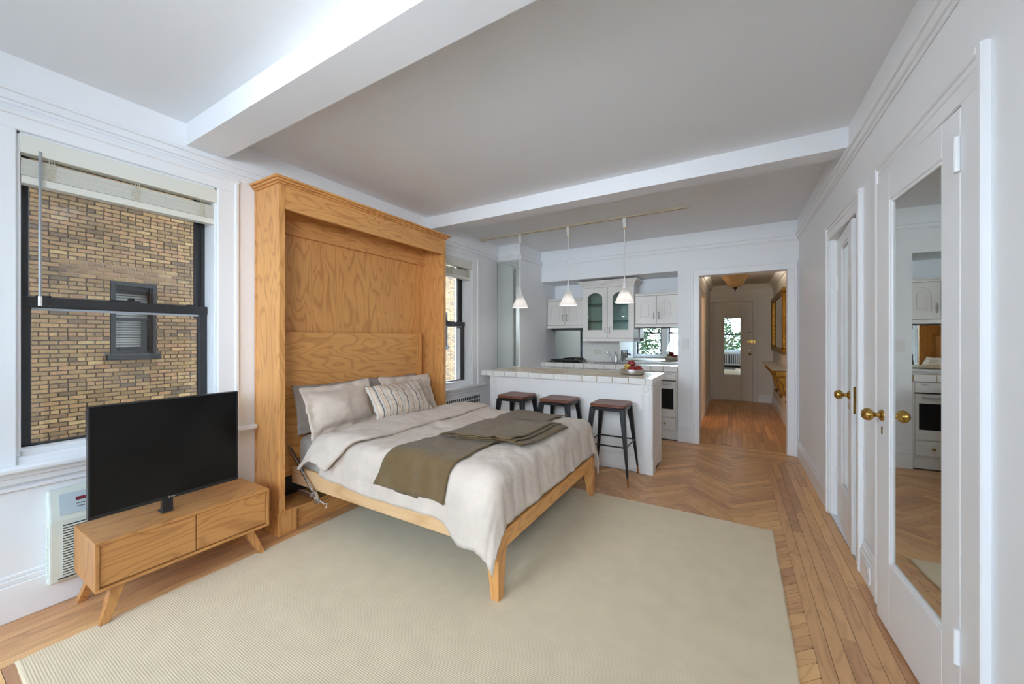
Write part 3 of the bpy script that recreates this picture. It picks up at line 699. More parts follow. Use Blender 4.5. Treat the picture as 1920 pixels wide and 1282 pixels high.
TOPZ = 0.628
def drape(x, y, xe, y0, y1, top, rad=0.075, flare=0.10, lift=0.0, wr=1.0, seed=0.0):
    """Lay the flat cloth point (x, y) over a bed whose edge lines are x = xe (foot), y0 and y1; returns a point."""
    ax = max(0.0, x - xe); ay = y0 - y if y < y0 else (y - y1 if y > y1 else 0.0); sy = -1 if y < y0 else 1
    d = math.hypot(ax, ay)
    bx, by = min(x, xe), min(max(y, y0), y1)
    soft = 0.018 * nz(x, y, seed, 3.2) + 0.008 * nz(x, y, seed + 9, 9)
    fine = 0.0045 * nz(x + 0.25 * y, y - 0.3 * x, seed + 4, 22)
    if d < 1e-6:
        return Vector((bx, by, top + lift + (soft + fine) * wr))
    ux, uy = ax / d, sy * ay / d
    arc = rad * PI / 2
    if d < arc:
        t = d / rad; out, dn = rad * math.sin(t), rad * (1 - math.cos(t))
        nn = Vector((ux * math.sin(t), uy * math.sin(t), math.cos(t)))
    else:
        e = d - arc; out, dn = rad + e * flare, rad + e * 0.985; nn = Vector((ux, uy, 0.1))
    fold = 0.0
    if d > 0.03:
        along = (x if ay > ax else y)
        fold = (0.012 * nz(along * 9, seed, 1.7) + 0.007 * nz(along * 21, seed + 3, 0.3)) * min(1, (d - 0.03) / 0.15)
    p = Vector((bx + ux * out, by + uy * out, top - dn))
    return p + nn * (lift + (soft + fine) * wr * max(0.4, 1 - d * 2) + fold * wr)
EX, EY0, EY1 = -1.075, 1.615, 2.955                            # where the top turns down
def sheetmesh(x0, x1, y0, y1, fn, res=0.016):
    nu, nv = max(4, int((x1 - x0) / res)), max(4, int((y1 - y0) / res))
    return MB().grid(lambda u, v: fn(x0 + (x1 - x0) * u, y0 + (y1 - y0) * v), nu, nv)
def duvet_pt(x, y, lift=0.0):
    # the near hem climbs towards the pillows; the near foot corner hangs as a point
    yy = y
    k = max(0, min(1, (-1.95 - x) / 0.55))
    s = max(0, min(1, (x + 1.36) / 0.22)); s = s * s * (3 - 2 * s)
    if y < EY0: yy = EY0 - (EY0 - y) * (1 - 0.12 * k + 0.20 * s)
    if y > EY1: yy = EY1 + (y - EY1) * (1 + 0.40 * s)
    p = drape(x, yy, EX, EY0, EY1, TOPZ, lift=lift, seed=2.0)
    if x <= EX and EY0 <= y <= EY1 and x > -1.6: p.z += 0.012 * max(0.0, 1 - abs((x + 1.25) / 0.35)) * min(1, (y - EY0) / 0.1, (EY1 - y) / 0.1)
    if s > 0 and (y < EY0 or y > EY1):                          # the loose corners stand off the frame
        d = EY0 - y if y < EY0 else y - EY1
        p.y += (-1 if y < EY0 else 1) * 0.05 * s * min(1, d / 0.2)
        if x > EX: p.x += 0.03 * min(1, (x - EX) / 0.2) * min(1, d / 0.2)
    return p
dv = sheetmesh(-2.40, -0.765, 1.285, 3.255, duvet_pt)
DUV = tag(obj('duvet', dv, M['duvet'], loc=(-1.7, 2.28, 0.6), smooth=180, solid=0.012), 'beige linen duvet draped over the bed with corners hanging at the foot', 'duvet')
def fold_pt(x, y):
    k = (x + 2.40) / 0.37
    yy = y
    lift = 0.022 + 0.016 * math.sin(PI * min(1, max(0, k)))
    p = drape(x, yy, 9, EY0, EY1, TOPZ, lift=lift, rad=0.08, flare=0.22, seed=11.0, wr=1.0)
    if y < EY0:
        d = EY0 - y
        p.x += -0.62 * d * (1 - k) - 0.80 * d * k + 0.02 * nz(y * 6, x * 3, 2) * d / 0.27
        p.z += 0.05 * d / 0.27 * k
        p.z += 0.06 * d / 0.27 * math.sin(PI * min(1, max(0, k))) 
    return p
fo = sheetmesh(-2.40, -2.03, 1.33, 3.17, fold_pt)
obj('turned_down_edge', fo, M['duvet'], DUV, smooth=180, solid=0.020)
# roll at the crease joining the turned-down edge to the duvet
ro = MB()
def roll(u, v):
    y = 1.40 + (3.08 - 1.40) * u; t = -PI / 2 + PI * 1.0 * v
    p = drape(-2.385, y, 9, EY0, EY1, TOPZ, rad=0.08, flare=0.22, lift=0, seed=11.0)
    q = Vector((-2.385 - 0.022 * math.cos(t) , p.y, p.z + 0.002 + 0.021 * math.sin(t) + 0.012))
    if y < EY0: q.x += -0.60 * (EY0 - y)
    return q
ro.grid(roll, 80, 9)
obj('crease_roll', ro, M['duvet'], DUV, smooth=180)

def throw_edge(y):                                             # left and right edges of the lower layer by y
    t = (y - 1.38) / (2.95 - 1.38)
    xl = -1.735 + 0.055 * t + 0.012 * nz(y * 4, 1.0); xr = -1.275 + 0.07 * t + 0.010 * nz(y * 4, 7.0)
    if y < EY0: xl += -0.10 * (EY0 - y) / 0.24; xr += -0.02 * (EY0 - y) / 0.24
    return xl, xr
def throw_low(u, v):
    y = 1.380 + (2.97 - 1.380) * v; xl, xr = throw_edge(y); x = xl + (xr - xl) * u
    return duvet_pt(x, y, 0.021 + 0.004 * nz(x, y, 30, 14))
tb = MB().grid(throw_low, 34, 100)
THR = tag(obj('throw_blanket', tb, M['throw'], loc=(-1.5, 2.2, 0.65), smooth=180, solid=0.007), 'olive waffle throw blanket folded across the foot half of the duvet', 'blanket')
for i, (dx, dy, lf, xa, xb) in enumerate(((0.0, 0.0, 0.064, -1.66, -1.125), (0.0, 0.015, 0.049, -1.60, -1.105), (0.0, 0.03, 0.035, -1.55, -1.070))):
    def upper(u, v, dx=dx, dy=dy, lf=lf, xa=xa, xb=xb):
        y = 1.885 + dy + (2.52 - 1.885) * v; x = xa + 0.03 * v + (xb - xa) * u
        bl = 0.010 * nz(x, y, 40, 7)
        e = min(1, min(u, v) * 9)
        zz = lf + bl * 0.6
        if v > 0.75: zz = zz - (zz - 0.029) * ((v - 0.75) / 0.25) * 0.85
        if u < 0.15: zz = zz - (zz - 0.031) * (0.15 - u) / 0.15 * 0.6
        return duvet_pt(x, y + 0.03 * math.sin(u * 3) * (1 - v), zz)
    g = MB().grid(upper, 36, 36)
    obj('folded_layer', g, M['throw'], THR, smooth=180, solid=0.006)
lk2 = MB().grid(lambda u, v: duvet_pt(-1.66 + 0.17 * u, 1.362 + 0.05 * v + 0.010 * abs(u - 0.8), 0.0135), 16, 6)
obj('under_layer', lk2, M['throw'], THR, smooth=180, solid=0.006)

def pillow(name, label, m, c, W_, H_, T_, lean, yaw=0.0, roll_=0.0, flange=0.05, seed=0.0, group=None, zslump=0.0):
    mb = MB(); nu, nv = 46, 34
    def pt(sg):
        def fn(u, v):
            a, b = 2 * u - 1, 2 * v - 1
            fa, fb = flange / (W_ / 2), flange / (H_ / 2)
            ia, ib = min(1, abs(a) / (1 - fa)), min(1, abs(b) / (1 - fb))
            t = max(0, (1 - ia ** 2.6)) ** 0.72 * max(0, (1 - ib ** 2.4)) ** 0.72
            rim = 0.0 if max(abs(a), abs(b)) > 0.9999 else 1.0
            sx = a * (1 - 0.05 * (1 - b * b)); sy = b * (1 - 0.07 * (1 - a * a))
            wrk = (0.020 * nz(a * 1.6, b * 1.6, seed) + 0.008 * nz(a * 5, b * 5, seed + 5)) 
            edge = (1 - min(1, t * 2.2))
            th = sg * rim * (0.005 + t * T_ / 2) + wrk * (0.4 + 0.6 * t) + edge * 0.016 * nz(a * 4 + 3, b * 4, seed + 8)
            # weight sags into the lower half
            th += sg * rim * t * T_ / 2 * 0.25 * (-b) * (1 if sg > 0 else 0.6)
            return (sx * W_ / 2, th, sy * H_ / 2)
        return fn
    mb.grid(pt(1), nu, nv); k = len(mb.v); mb.grid(pt(-1), nu, nv)
    # local: x along the pillow, y out of its face, z up -> world: x->Y, face -> +X
    Mx = Matrix.Rotation(yaw, 4, 'Z') @ Matrix.Rotation(-lean, 4, 'Y') @ Matrix.Rotation(roll_, 4, 'X') @ Matrix(((0, 1, 0, 0), (1, 0, 0, 0), (0, 0, 1, 0), (0, 0, 0, 1)))
    mb.xf(Matrix.Translation(c) @ Mx)
    me = mb.mesh(name, c, 180)
    bm = bmesh.new(); bm.from_mesh(me); bmesh.ops.remove_doubles(bm, verts=bm.verts, dist=0.0004); bmesh.ops.recalc_face_normals(bm, faces=bm.faces); bm.to_mesh(me); bm.free()
    me.polygons.foreach_set('use_smooth', [True] * len(me.polygons))
    o = obj(name, me, m, local=True); o.location = c; WL[o.name] = Vector(c)
    return tag(o, label, 'pillow', group)
pillow('pillow', 'grey linen pillow against the headboard behind the beige pillow nearest the television', M['pgrey'], (-2.705, 1.84, 0.780), 0.62, 0.36, 0.10, math.radians(12), seed=1.0, group='pillows on the wall bed')
pillow('pillow', 'grey linen pillow against the headboard on the side towards the kitchen', M['pgrey'], (-2.705, 2.46, 0.776), 0.60, 0.36, 0.10, math.radians(12), seed=4.0, group='pillows on the wall bed')
pillow('pillow', 'plump beige linen pillow leaning on the grey pillow nearest the television', M['pbeige'], (-2.548, 1.812, 0.784), 0.60, 0.385, 0.15, math.radians(21), seed=7.0, group='pillows on the wall bed', roll_=math.radians(2))
pillow('pillow', 'beige linen pillow half hidden behind the striped cushion', M['pbeige'], (-2.540, 2.49, 0.783), 0.62, 0.385, 0.14, math.radians(21), seed=13.0, group='pillows on the wall bed', roll_=math.radians(-2))
def striped():
    m, n, l, b = base_mat('striped_cushion'); b.inputs['Roughness'].default_value = 0.9
    tc = n.new('ShaderNodeTexCoord'); sp = n.new('ShaderNodeSeparateXYZ'); l.new(tc.outputs['Object'], sp.inputs[0])
    ns = n.new('ShaderNodeTexNoise'); ns.inputs['Scale'].default_value = 5; l.new(tc.outputs['Object'], ns.inputs['Vector'])
    md = n.new('ShaderNodeMath'); md.operation = 'MULTIPLY_ADD'; md.inputs[1].default_value = 0.02; l.new(ns.outputs['Fac'], md.inputs[0]); l.new(sp.outputs['Y'], md.inputs[2])
    ml = n.new('ShaderNodeMath'); ml.operation = 'MULTIPLY'; ml.inputs[1].default_value = 8.2; l.new(md.outputs[0], ml.inputs[0])
    fc = n.new('ShaderNodeMath'); fc.operation = 'FRACT'; l.new(ml.outputs[0], fc.inputs[0])
    cr = n.new('ShaderNodeValToRGB'); e = cr.color_ramp; e.interpolation = 'CONSTANT'
    cols = [(0, (206, 190, 172)), (0.10, (110, 100, 100)), (0.17, (206, 202, 194)), (0.30, (204, 172, 146)), (0.36, (222, 206, 188)), (0.42, (198, 164, 138)), (0.47, (222, 208, 192)), (0.55, (134, 120, 110)), (0.60, (210, 194, 176)), (0.68, (196, 196, 190)), (0.78, (208, 180, 156)), (0.86, (218, 204, 186))]
    e.elements[0].position = 0; e.elements[0].color = lin(*cols[0][1]); e.elements[1].position = cols[1][0]; e.elements[1].color = lin(*cols[1][1])
    for p, c in cols[2:]: q = e.elements.new(p); q.color = lin(*c)
    l.new(fc.outputs[0], cr.inputs['Fac']); l.new(cr.outputs['Color'], b.inputs['Base Color'])
    t = n.new('ShaderNodeTexNoise'); t.inputs['Scale'].default_value = 60; l.new(tc.outputs['Object'], t.inputs['Vector'])
    bp = n.new('ShaderNodeBump'); bp.inputs['Strength'].default_value = 0.4; bp.inputs['Distance'].default_value = 0.006; l.new(t.outputs['Fac'], bp.inputs['Height']); l.new(bp.outputs['Normal'], b.inputs['Normal'])
    return m
pillow('cushion', 'small striped lumbar cushion in tan, white and grey in front of the pillows', striped(), (-2.385, 2.235, 0.797), 0.61, 0.30, 0.11, math.radians(30), seed=21.0, flange=0.012)
bpy.data.objects['cushion']['category'] = 'cushion'

# ---------------------------------------------------------------- television and its stand
TS = thing('tv_stand', 'low oak television stand with two drawers on splayed legs', 'tv stand', (-2.62, 0.868, 0))
Q = lambda n, mb, m, **k: obj(n, mb, M[m], TS, **k)
x0, x1, y0, y1, z0, z1 = -2.790, -2.445, 0.503, 1.231, 0.158, 0.382
Q('top', MB().box(x0, y0, z1 - 0.014, x1, y1, z1), 'standy', bev=0.002)
Q('bottom', MB().box(x0, y0, z0, x1, y1, z0 + 0.014), 'standy', bev=0.002)
Q('side', MB().box(x0, y0, z0 + 0.014, x1, y0 + 0.014, z1 - 0.014), 'standz', bev=0.001)
Q('side', MB().box(x0, y1 - 0.014, z0 + 0.014, x1, y1, z1 - 0.014), 'standz', bev=0.001)
Q('back', MB().box(x0, y0 + 0.014, z0 + 0.014, x0 + 0.008, y1 - 0.014, z1 - 0.014), 'standy')
Q('divider', MB().box(x0 + 0.01, 0.868, z0 + 0.014, x1 - 0.03, 0.876, z1 - 0.014), 'black')
Q('drawer', MB().box(x1 - 0.030, y0 + 0.0165, z0 + 0.020, x1 - 0.008, 0.8695, z1 - 0.0165), 'standy', bev=0.001)
Q('drawer', MB().box(x1 - 0.030, 0.8735, z0 + 0.020, x1 - 0.008, y1 - 0.0165, z1 - 0.0165), 'standy', bev=0.001)
for fx, fy, tx, ty in ((-2.452, 0.530, -2.492, 0.585), (-2.452, 1.190, -2.492, 1.130), (-2.785, 0.525, -2.755, 0.580), (-2.785, 1.190, -2.755, 1.130)):
    s = 0.019; lg = MB()
    lg.hexa([(fx - s * .8, fy - s * .8, 0.0002), (fx + s * .8, fy - s * .8, 0.0002), (fx + s * .8, fy + s * .8, 0.0002), (fx - s * .8, fy + s * .8, 0.0002)], [(tx - s * 1.3, ty - s * 1.3, z0), (tx + s * 1.3, ty - s * 1.3, z0), (tx + s * 1.3, ty + s * 1.3, z0), (tx - s * 1.3, ty + s * 1.3, z0)])
    if fx > -2.5:                                               # the front feet stand on the rug edge
        for i in range(4): lg.v[i].z = 0.0118
    Q('leg', lg, 'standz', bev=0.002)
TV = thing('television', 'black flat screen television standing on the oak stand', 'television', (-2.58, 0.806, z1 + 0.001))
R = lambda n, mb, m, par=TV, **k: obj(n, mb, M[m], par, **k)
ty0, ty1, tz0, tz1 = 0.503, 1.110, 0.459, 0.984
fm = MB()
for q in ((ty0, tz0, ty1, tz0 + 0.016), (ty0, tz1 - 0.007, ty1, tz1), (ty0, tz0 + 0.016, ty0 + 0.007, tz1 - 0.007), (ty1 - 0.007, tz0 + 0.016, ty1, tz1 - 0.007)): fm.box(-2.585, q[0], q[1], -2.552, q[2], q[3])
R('bezel', fm, 'blackmet', bev=0.001, seg=1)
R('screen', MB().box(-2.575, ty0 + 0.007, tz0 + 0.016, -2.554, ty1 - 0.007, tz1 - 0.007), 'screen')
R('back_cover', MB().box(-2.610, ty0 + 0.04, tz0 + 0.03, -2.5755, ty1 - 0.04, tz1 - 0.12), 'black', bev=0.008)
R('stand_neck', MB().box(-2.600, 0.770, z1 + 0.008, -2.570, 0.814, tz0 + 0.02), 'black', bev=0.002)
R('stand_foot', MB().box(-2.640, 0.768, z1 + 0.001, -2.570, 0.816, z1 + 0.008), 'black', bev=0.003)
lg_ = MB(); lg_.lathe([(0.0001, 0.0012), (0.004, 0.001), (0.0045, 0)], (-2.552, 0.792, tz0 + 0.009), 14, 'x')
for k in range(3): lg_.box(-2.552, 0.799 + k * 0.006, tz0 + 0.006, -2.5508, 0.8035 + k * 0.006, tz0 + 0.012)
R('maker_mark', lg_, 'chrome', TV)

# ---------------------------------------------------------------- air conditioner under the window
AC = thing('air_conditioner', 'cream wall air conditioner with red display under the window', 'air conditioner', (XL, 0.75, 0.11))
A_ = lambda n, mb, m, par=AC, **k: obj(n, mb, M[m], par, **k)
xf = XL + 0.062
bd = MB(); bd.prism([(XL + 0.001, 0.108), (xf, 0.120), (xf, 0.415), (XL + 0.022, 0.558), (XL + 0.001, 0.566)], 'y', 0.425, 1.09)
A_('housing', bd, 'acw', bev=0.010, seg=3)
def slant(u, z): # point on the slanted control face
    t = (0.558 - z) / (0.558 - 0.415); return XL + 0.022 + (xf - XL - 0.022) * t
def slab_on_slant(mb, ya, yb, za, zb, t=0.003):
    n = Vector((0.143, 0, 0.040)).normalized() * t
    p = [Vector((slant(0, z), y, z)) for z, y in ((za, ya), (za, yb), (zb, yb), (zb, ya))]
    mb.add([q + n for q in p] + [q - n * 0.3 for q in p], [(0, 1, 2, 3), (7, 6, 5, 4), (0, 4, 5, 1), (1, 5, 6, 2), (2, 6, 7, 3), (3, 7, 4, 0)])
    return mb
cp = A_('control_panel', slab_on_slant(MB(), 0.462, 0.86, 0.438, 0.535), 'acpanel')
obj('display', slab_on_slant(MB(), 0.515, 0.575, 0.492, 0.508, 0.0045), M['red'], cp)
kk = MB()
for r_ in range(2):
    for c_ in range(2): slab_on_slant(kk, 0.517 + c_ * 0.042, 0.545 + c_ * 0.042, 0.476 - r_ * 0.014, 0.4795 - r_ * 0.014, 0.004)
for r_ in range(5): slab_on_slant(kk, 0.598, 0.602, 0.49 - r_ * 0.008, 0.492 - r_ * 0.008, 0.004)
slab_on_slant(kk, 0.60, 0.615, 0.516, 0.524, 0.004); slab_on_slant(kk, 0.63, 0.70, 0.500, 0.5015, 0.004); slab_on_slant(kk, 0.64, 0.72, 0.452, 0.4535, 0.004)
obj('printed_keys', kk, M['ink'], cp)
A_('grille_recess', MB().box(xf - 0.004, 0.470, 0.150, xf + 0.001, 1.06, 0.392), 'acdark')
for i in range(19):
    z = 0.155 + i * 0.0125
    A_('louver', MB().box(xf - 0.003, 0.468, z, xf + 0.006, 1.062, z + 0.0068), 'acw', bev=0.001, seg=1)
sdl = MB()
for i in range(19):
    z = 0.155 + i * 0.0125
    sdl.box(xf - 0.045, 0.4225, z, xf - 0.006, 0.426, z + 0.007)
tag(A_('side_louvers', sdl, 'acw', bev=0.001, seg=1), kind='stuff')
A_('base_strip', MB().box(xf - 0.004, 0.455, 0.134, xf + 0.004, 1.07, 0.139), 'acdark')

# ---------------------------------------------------------------- blinds
def blind(label, y0, y1, wand):
    xx = XL - 0.006
    B_ = thing('window_blind', label, 'blind', (xx, (y0 + y1) / 2, 2.26), 'blinds raised in the side windows')
    obj('valance', MB().box(XL - 0.045, y0 + 0.010, 2.168, XL + 0.012, y1 + 0.006, 2.252), M['blind'], B_, bev=0.003)
    obj('headrail', MB().box(XL - 0.085, y0 + 0.015, 2.20, XL - 0.046, y1 - 0.015, 2.250), M['blind'], B_)
    n = 22; zt, zb = 2.144, 2.068
    sm = None
    for i in range(n):
        z = zb + (zt - zb) * i / (n - 1)
        if sm is None:
            mb = MB().box(XL - 0.055, y0 + 0.014, z, XL - 0.006, y1 - 0.006, z + 0.0026)
            o = obj('slat', mb, M['blind'], B_); sm = o
        else:
            o = sm.copy(); C.objects.link(o); o.parent = B_; o.location = (0.002 * nz(i, 1.3), 0.002 * nz(i, 5.1), z - zb)
    obj('bottom_rail', MB().box(XL - 0.056, y0 + 0.014, 2.030, XL - 0.004, y1 - 0.004, 2.066), M['blind'], B_, bev=0.003)
    for fy in (0.13, 0.52, 0.9):
        y = y0 + (y1 - y0) * fy
        cb = MB()
        for s in (-0.005, 0.004, 0.012):
            cb.tube([(XL - 0.003, y + s, 2.168), (XL - 0.0015, y + s + 0.004, 2.13), (XL - 0.003, y + s - 0.003, 2.09), (XL - 0.002, y + s + 0.002, 2.06)], 0.0012, 5)
        for k in range(7):
            z = 2.15 - k * 0.012; cb.tube([(XL - 0.002, y - 0.02, z), (XL + 0.002, y - 0.006, z - 0.004), (XL - 0.002, y + 0.016, z + 0.001)], 0.0012, 5)
        obj('ladder_cord', cb, M['track'], B_, smooth=60)
    if wand:
        wn = MB(); wn.frustum((XL + 0.016, y0 + 0.068, 2.19), (XL + 0.016, y0 + 0.068, 1.50), 0.0055, 0.0055, 6); obj('tilt_wand', wn, M['blackmet'] if False else M['wandm'], B_)
        wn2 = MB(); wn2.frustum((XL + 0.016, y0 + 0.068, 1.50), (XL + 0.016, y0 + 0.068, 1.455), 0.007, 0.007, 6); obj('wand_grip', wn2, M['plasticw'], B_)
    obj('bracket', MB().box(XL - 0.05, y0 + 0.0125, 2.12, XL - 0.02, y0 + 0.0138, 2.25), M['track'], B_)
M['wandm'] = mat('wand_plastic', lin(150, 154, 158), 0.25)
blind('cream slatted blind with a long wand raised in the window above the television', *W1, True)
blind('cream slatted blind raised in the window beside the island', *W2, False)

# radiator cover grille under the second window
RC = thing('radiator_grille', 'white radiator grille with two rows of slots below the window by the island', 'radiator grille', (XL, 3.5, 0.44))
obj('plate', MB().box(XL + 0.0005, 3.10, 0.445, XL + 0.008, 4.06, 0.60), M['trim'], RC, bev=0.002)
sl = None
for r_ in range(2):
    for k in range(25):
        y = 3.115 + k * 0.0375
        if sl is None: sl = obj('slot', MB().box(XL + 0.0075, y, 0.473, XL + 0.0088, y + 0.021, 0.513), M['acdark'], RC); yb = y
        else:
            o = sl.copy(); C.objects.link(o); o.parent = RC; o.location = (0, y - yb, r_ * 0.052)
# outlet box in the baseboard between the closet doors
ot = thing('power_outlet', 'white outlet set in the baseboard between the two closet doors', 'outlet', (XR - 0.018, 2.62, 0.05))
obj('plate', MB().box(XR - 0.024, 2.585, 0.035, XR - 0.0182, 2.655, 0.125), M['trim'], ot, bev=0.002)
for z in (0.062, 0.098): obj('socket', MB().box(XR - 0.0255, 2.605, z - 0.012, XR - 0.0238, 2.635, z + 0.012), M['plasticw'], ot, bev=0.003)
sw = thing('light_switch', 'white rocker light switch beside the hall opening', 'switch', (-0.506, YB, 1.19))
obj('plate', MB().box(-0.546, YB - 0.007, 1.165, -0.468, YB - 0.0003, 1.290), M['plasticw'], sw, bev=0.003)
obj('rocker', MB().box(-0.523, YB - 0.012, 1.195, -0.491, YB - 0.0065, 1.260), M['plasticw'], sw, bev=0.002)
# ---------------------------------------------------------------- kitchen island
IS = thing('kitchen_island', 'white panelled kitchen island base behind the three bar stools', 'island', (-1.58, 4.0, 0))
I_ = lambda n, mb, m='isl', par=IS, **k: obj(n, mb, M[m], par, **k)
ix0, ix1, iy0, iy1 = -2.500, -0.662, 3.751, 4.255
I_('carcass', MB().box(ix0, iy0, 0.05, ix1, iy1, 0.855), bev=0.002)
I_('toe_board', MB().box(ix0 + 0.02, iy0 + 0.02, 0, ix1 - 0.02, iy1 - 0.02, 0.05))
def skirt(a, b, h=0.155):                                       # plinth board with bracket feet, polygon in (u, z)
    f = 0.125; ar = [(a + f + 0.028 * (1 - math.cos(t)), 0.036 * math.sin(t)) for t in [0, PI / 6, PI / 3, PI / 2]]
    al = [(b - f - 0.028 * (1 - math.cos(t)), 0.036 * math.sin(t)) for t in [PI / 2, PI / 3, PI / 6, 0]]
    return [(a, 0), (a + f, 0)] + ar[1:] + al[:-1] + [(b - f, 0), (b, 0), (b, h), (a, h)]
sk = MB()
sk.prism(skirt(ix0 - 0.01, ix1 + 0.012), 'y', iy0 - 0.012, iy0)
I_('skirting', sk, bev=0.003)
sk = MB(); sk.prism(skirt(iy0, iy1, 0.155), 'x', ix1, ix1 + 0.012); I_('skirting', sk, bev=0.003)
mo = MB(); mo.box(ix0 + 0.12, iy0 - 0.009, 0.155, ix1 - 0.135, iy0, 0.172); mo.box(ix0 + 0.12, iy0 - 0.005, 0.172, ix1 - 0.135, iy0, 0.185); mo.box(ix1, iy0 + 0.09, 0.155, ix1 + 0.009, iy1 - 0.03, 0.18)
I_('base_moulding', mo, bev=0.003)
for a, b in ((ix0, ix0 + 0.085), (ix1 - 0.105, ix1)):
    pp = I_('pilaster', MB().box(a, iy0 - 0.008, 0.155, b, iy0, 0.855), bev=0.002)
    fl_ = MB()
    for x in (a + 0.014, b - 0.022, a + 0.028): fl_.box(x, iy0 - 0.0115, 0.17, x + 0.007, iy0 - 0.008, 0.765)
    I_('fluting', fl_, par=pp, bev=0.002, seg=1)
    rs = MB(); cxx = a + (b - a) * 0.5
    rs.box(a, iy0 - 0.013, 0.772, b, iy0 - 0.008, 0.85); rs.lathe([(0.034, -0.013), (0.030, -0.018), (0.022, -0.014), (0.010, -0.019), (0.0001, -0.020)], (cxx, iy0, 0.811), 20, 'y')
    I_('rosette', rs, par=pp, bev=0.002, seg=1)
pp = I_('end_frame', MB(), ) if False else None
ef = MB()
for q in ((iy0, 0.155, iy0 + 0.07, 0.855), (iy1 - 0.06, 0.155, iy1, 0.855), (iy0 + 0.07, 0.79, iy1 - 0.06, 0.855), (iy0 + 0.07, 0.155, iy1 - 0.06, 0.22)): ef.box(ix1, q[0], q[1], ix1 + 0.008, q[2], q[3])
I_('end_frame', ef, bev=0.003)
CT = thing('countertop', 'island countertop of veined beige stone edged with white tiles', 'countertop', (-1.63, 4.1, 0.856))
tx0, tx1, ty0, ty1, tb_, tt = -2.612, -0.652, 3.722, 4.472, 0.857, 0.914
def stone():
    m, n, l, b = base_mat('beige_veined_stone'); b.inputs['Roughness'].default_value = 0.32
    tc = n.new('ShaderNodeTexCoord'); mp = n.new('ShaderNodeMapping'); mp.inputs['Scale'].default_value = (2.2, 9, 5); l.new(tc.outputs['Object'], mp.inputs['Vector'])
    t = n.new('ShaderNodeTexNoise'); t.inputs['Scale'].default_value = 2.2; t.inputs['Detail'].default_value = 7; t.inputs['Distortion'].default_value = 1.6; l.new(mp.outputs['Vector'], t.inputs['Vector'])
    cr = n.new('ShaderNodeValToRGB'); e = cr.color_ramp; e.elements[0].position = 0.3; e.elements[0].color = lin(178, 154, 120); e.elements[1].position = 0.64; e.elements[1].color = lin(236, 228, 212)
    q = e.elements.new(0.48); q.color = lin(214, 196, 164); l.new(t.outputs['Fac'], cr.inputs['Fac']); l.new(cr.outputs['Color'], b.inputs['Base Color'])
    return m
obj('core', MB().box(tx0 + 0.008, ty0 + 0.008, tb_, tx1 - 0.008, ty1 - 0.008, tt - 0.006), M['grout'], CT)
obj('stone_slab', MB().box(tx0 + 0.068, ty0 + 0.068, tt - 0.006, tx1 - 0.068, ty1 - 0.068, tt - 0.0005), stone(), CT, bev=0.001, seg=1)
def edge_tiles(CTo, x0, x1, y, zb, zt, pitch, first=None, dep=0.064, m='tile'):
    base = {}
    xs = [x0]
    x = x0 + (first or pitch)
    while x < x1 - 0.02: xs.append(x); x += pitch
    xs.append(x1)
    for a, b in zip(xs[:-1], xs[1:]):
        k = round(b - a, 4)
        if k not in base:
            mb = MB(); g = 0.0035
            mb.prism([(y + dep, zt), (y + dep, zt - 0.006), (y + 0.007, zt - 0.006), (y + 0.007, zb), (y, zb), (y, zt - 0.006), (y + 0.003, zt - 0.001), (y + 0.006, zt)], 'x', a + g, b - g)
            base[k] = (obj('tile', mb, M[m], CTo, bev=0.0012, seg=1), a)
        else:
            o, a0 = base[k]; c = o.copy(); C.objects.link(c); c.parent = CTo; c.location = (a - a0, 0, 0)
edge_tiles(CT, tx0 + 0.066, tx1 - 0.066, ty0, tb_, tt, 0.157, 0.10)
# end tiles on the right and left edges
for sx, xe in ((1, tx1), (-1, tx0)):
    base = None; n = 5; pt_ = (ty1 - ty0 - 0.0) / n
    for i in range(n):
        a, b = ty0 + i * pt_, ty0 + (i + 1) * pt_
        if i == 0: a += 0.006
        mb = MB(); d = 0.064
        mb.prism([(xe, tb_), (xe, tt - 0.006), (xe - sx * 0.003, tt - 0.001), (xe - sx * 0.006, tt), (xe - sx * d, tt), (xe - sx * d, tt - 0.006), (xe - sx * 0.007, tt - 0.006), (xe - sx * 0.007, tb_)][::sx], 'y', a + 0.0025, b - 0.0025)
        obj('tile', mb, M['tile'], CT, bev=0.0012, seg=1)
for sx, xe in ((1, tx1), (-1, tx0)): obj('tile', MB().box(xe - sx * 0.0635, ty0, tb_, xe, ty0 + 0.0075, tt - 0.006), M['tile'], CT, bev=0.0012, seg=1)
base = None
for i in range(11):
    a = tx0 + 0.066 + i * 0.1662
    if base is None: base = obj('tile', MB().box(a + 0.0025, ty1 - 0.064, tt - 0.006, a + 0.1637, ty1, tt), M['tile'], CT, bev=0.0012, seg=1); a0 = a
    else: c = base.copy(); C.objects.link(c); c.parent = CT; c.location = (a - a0, 0, 0)

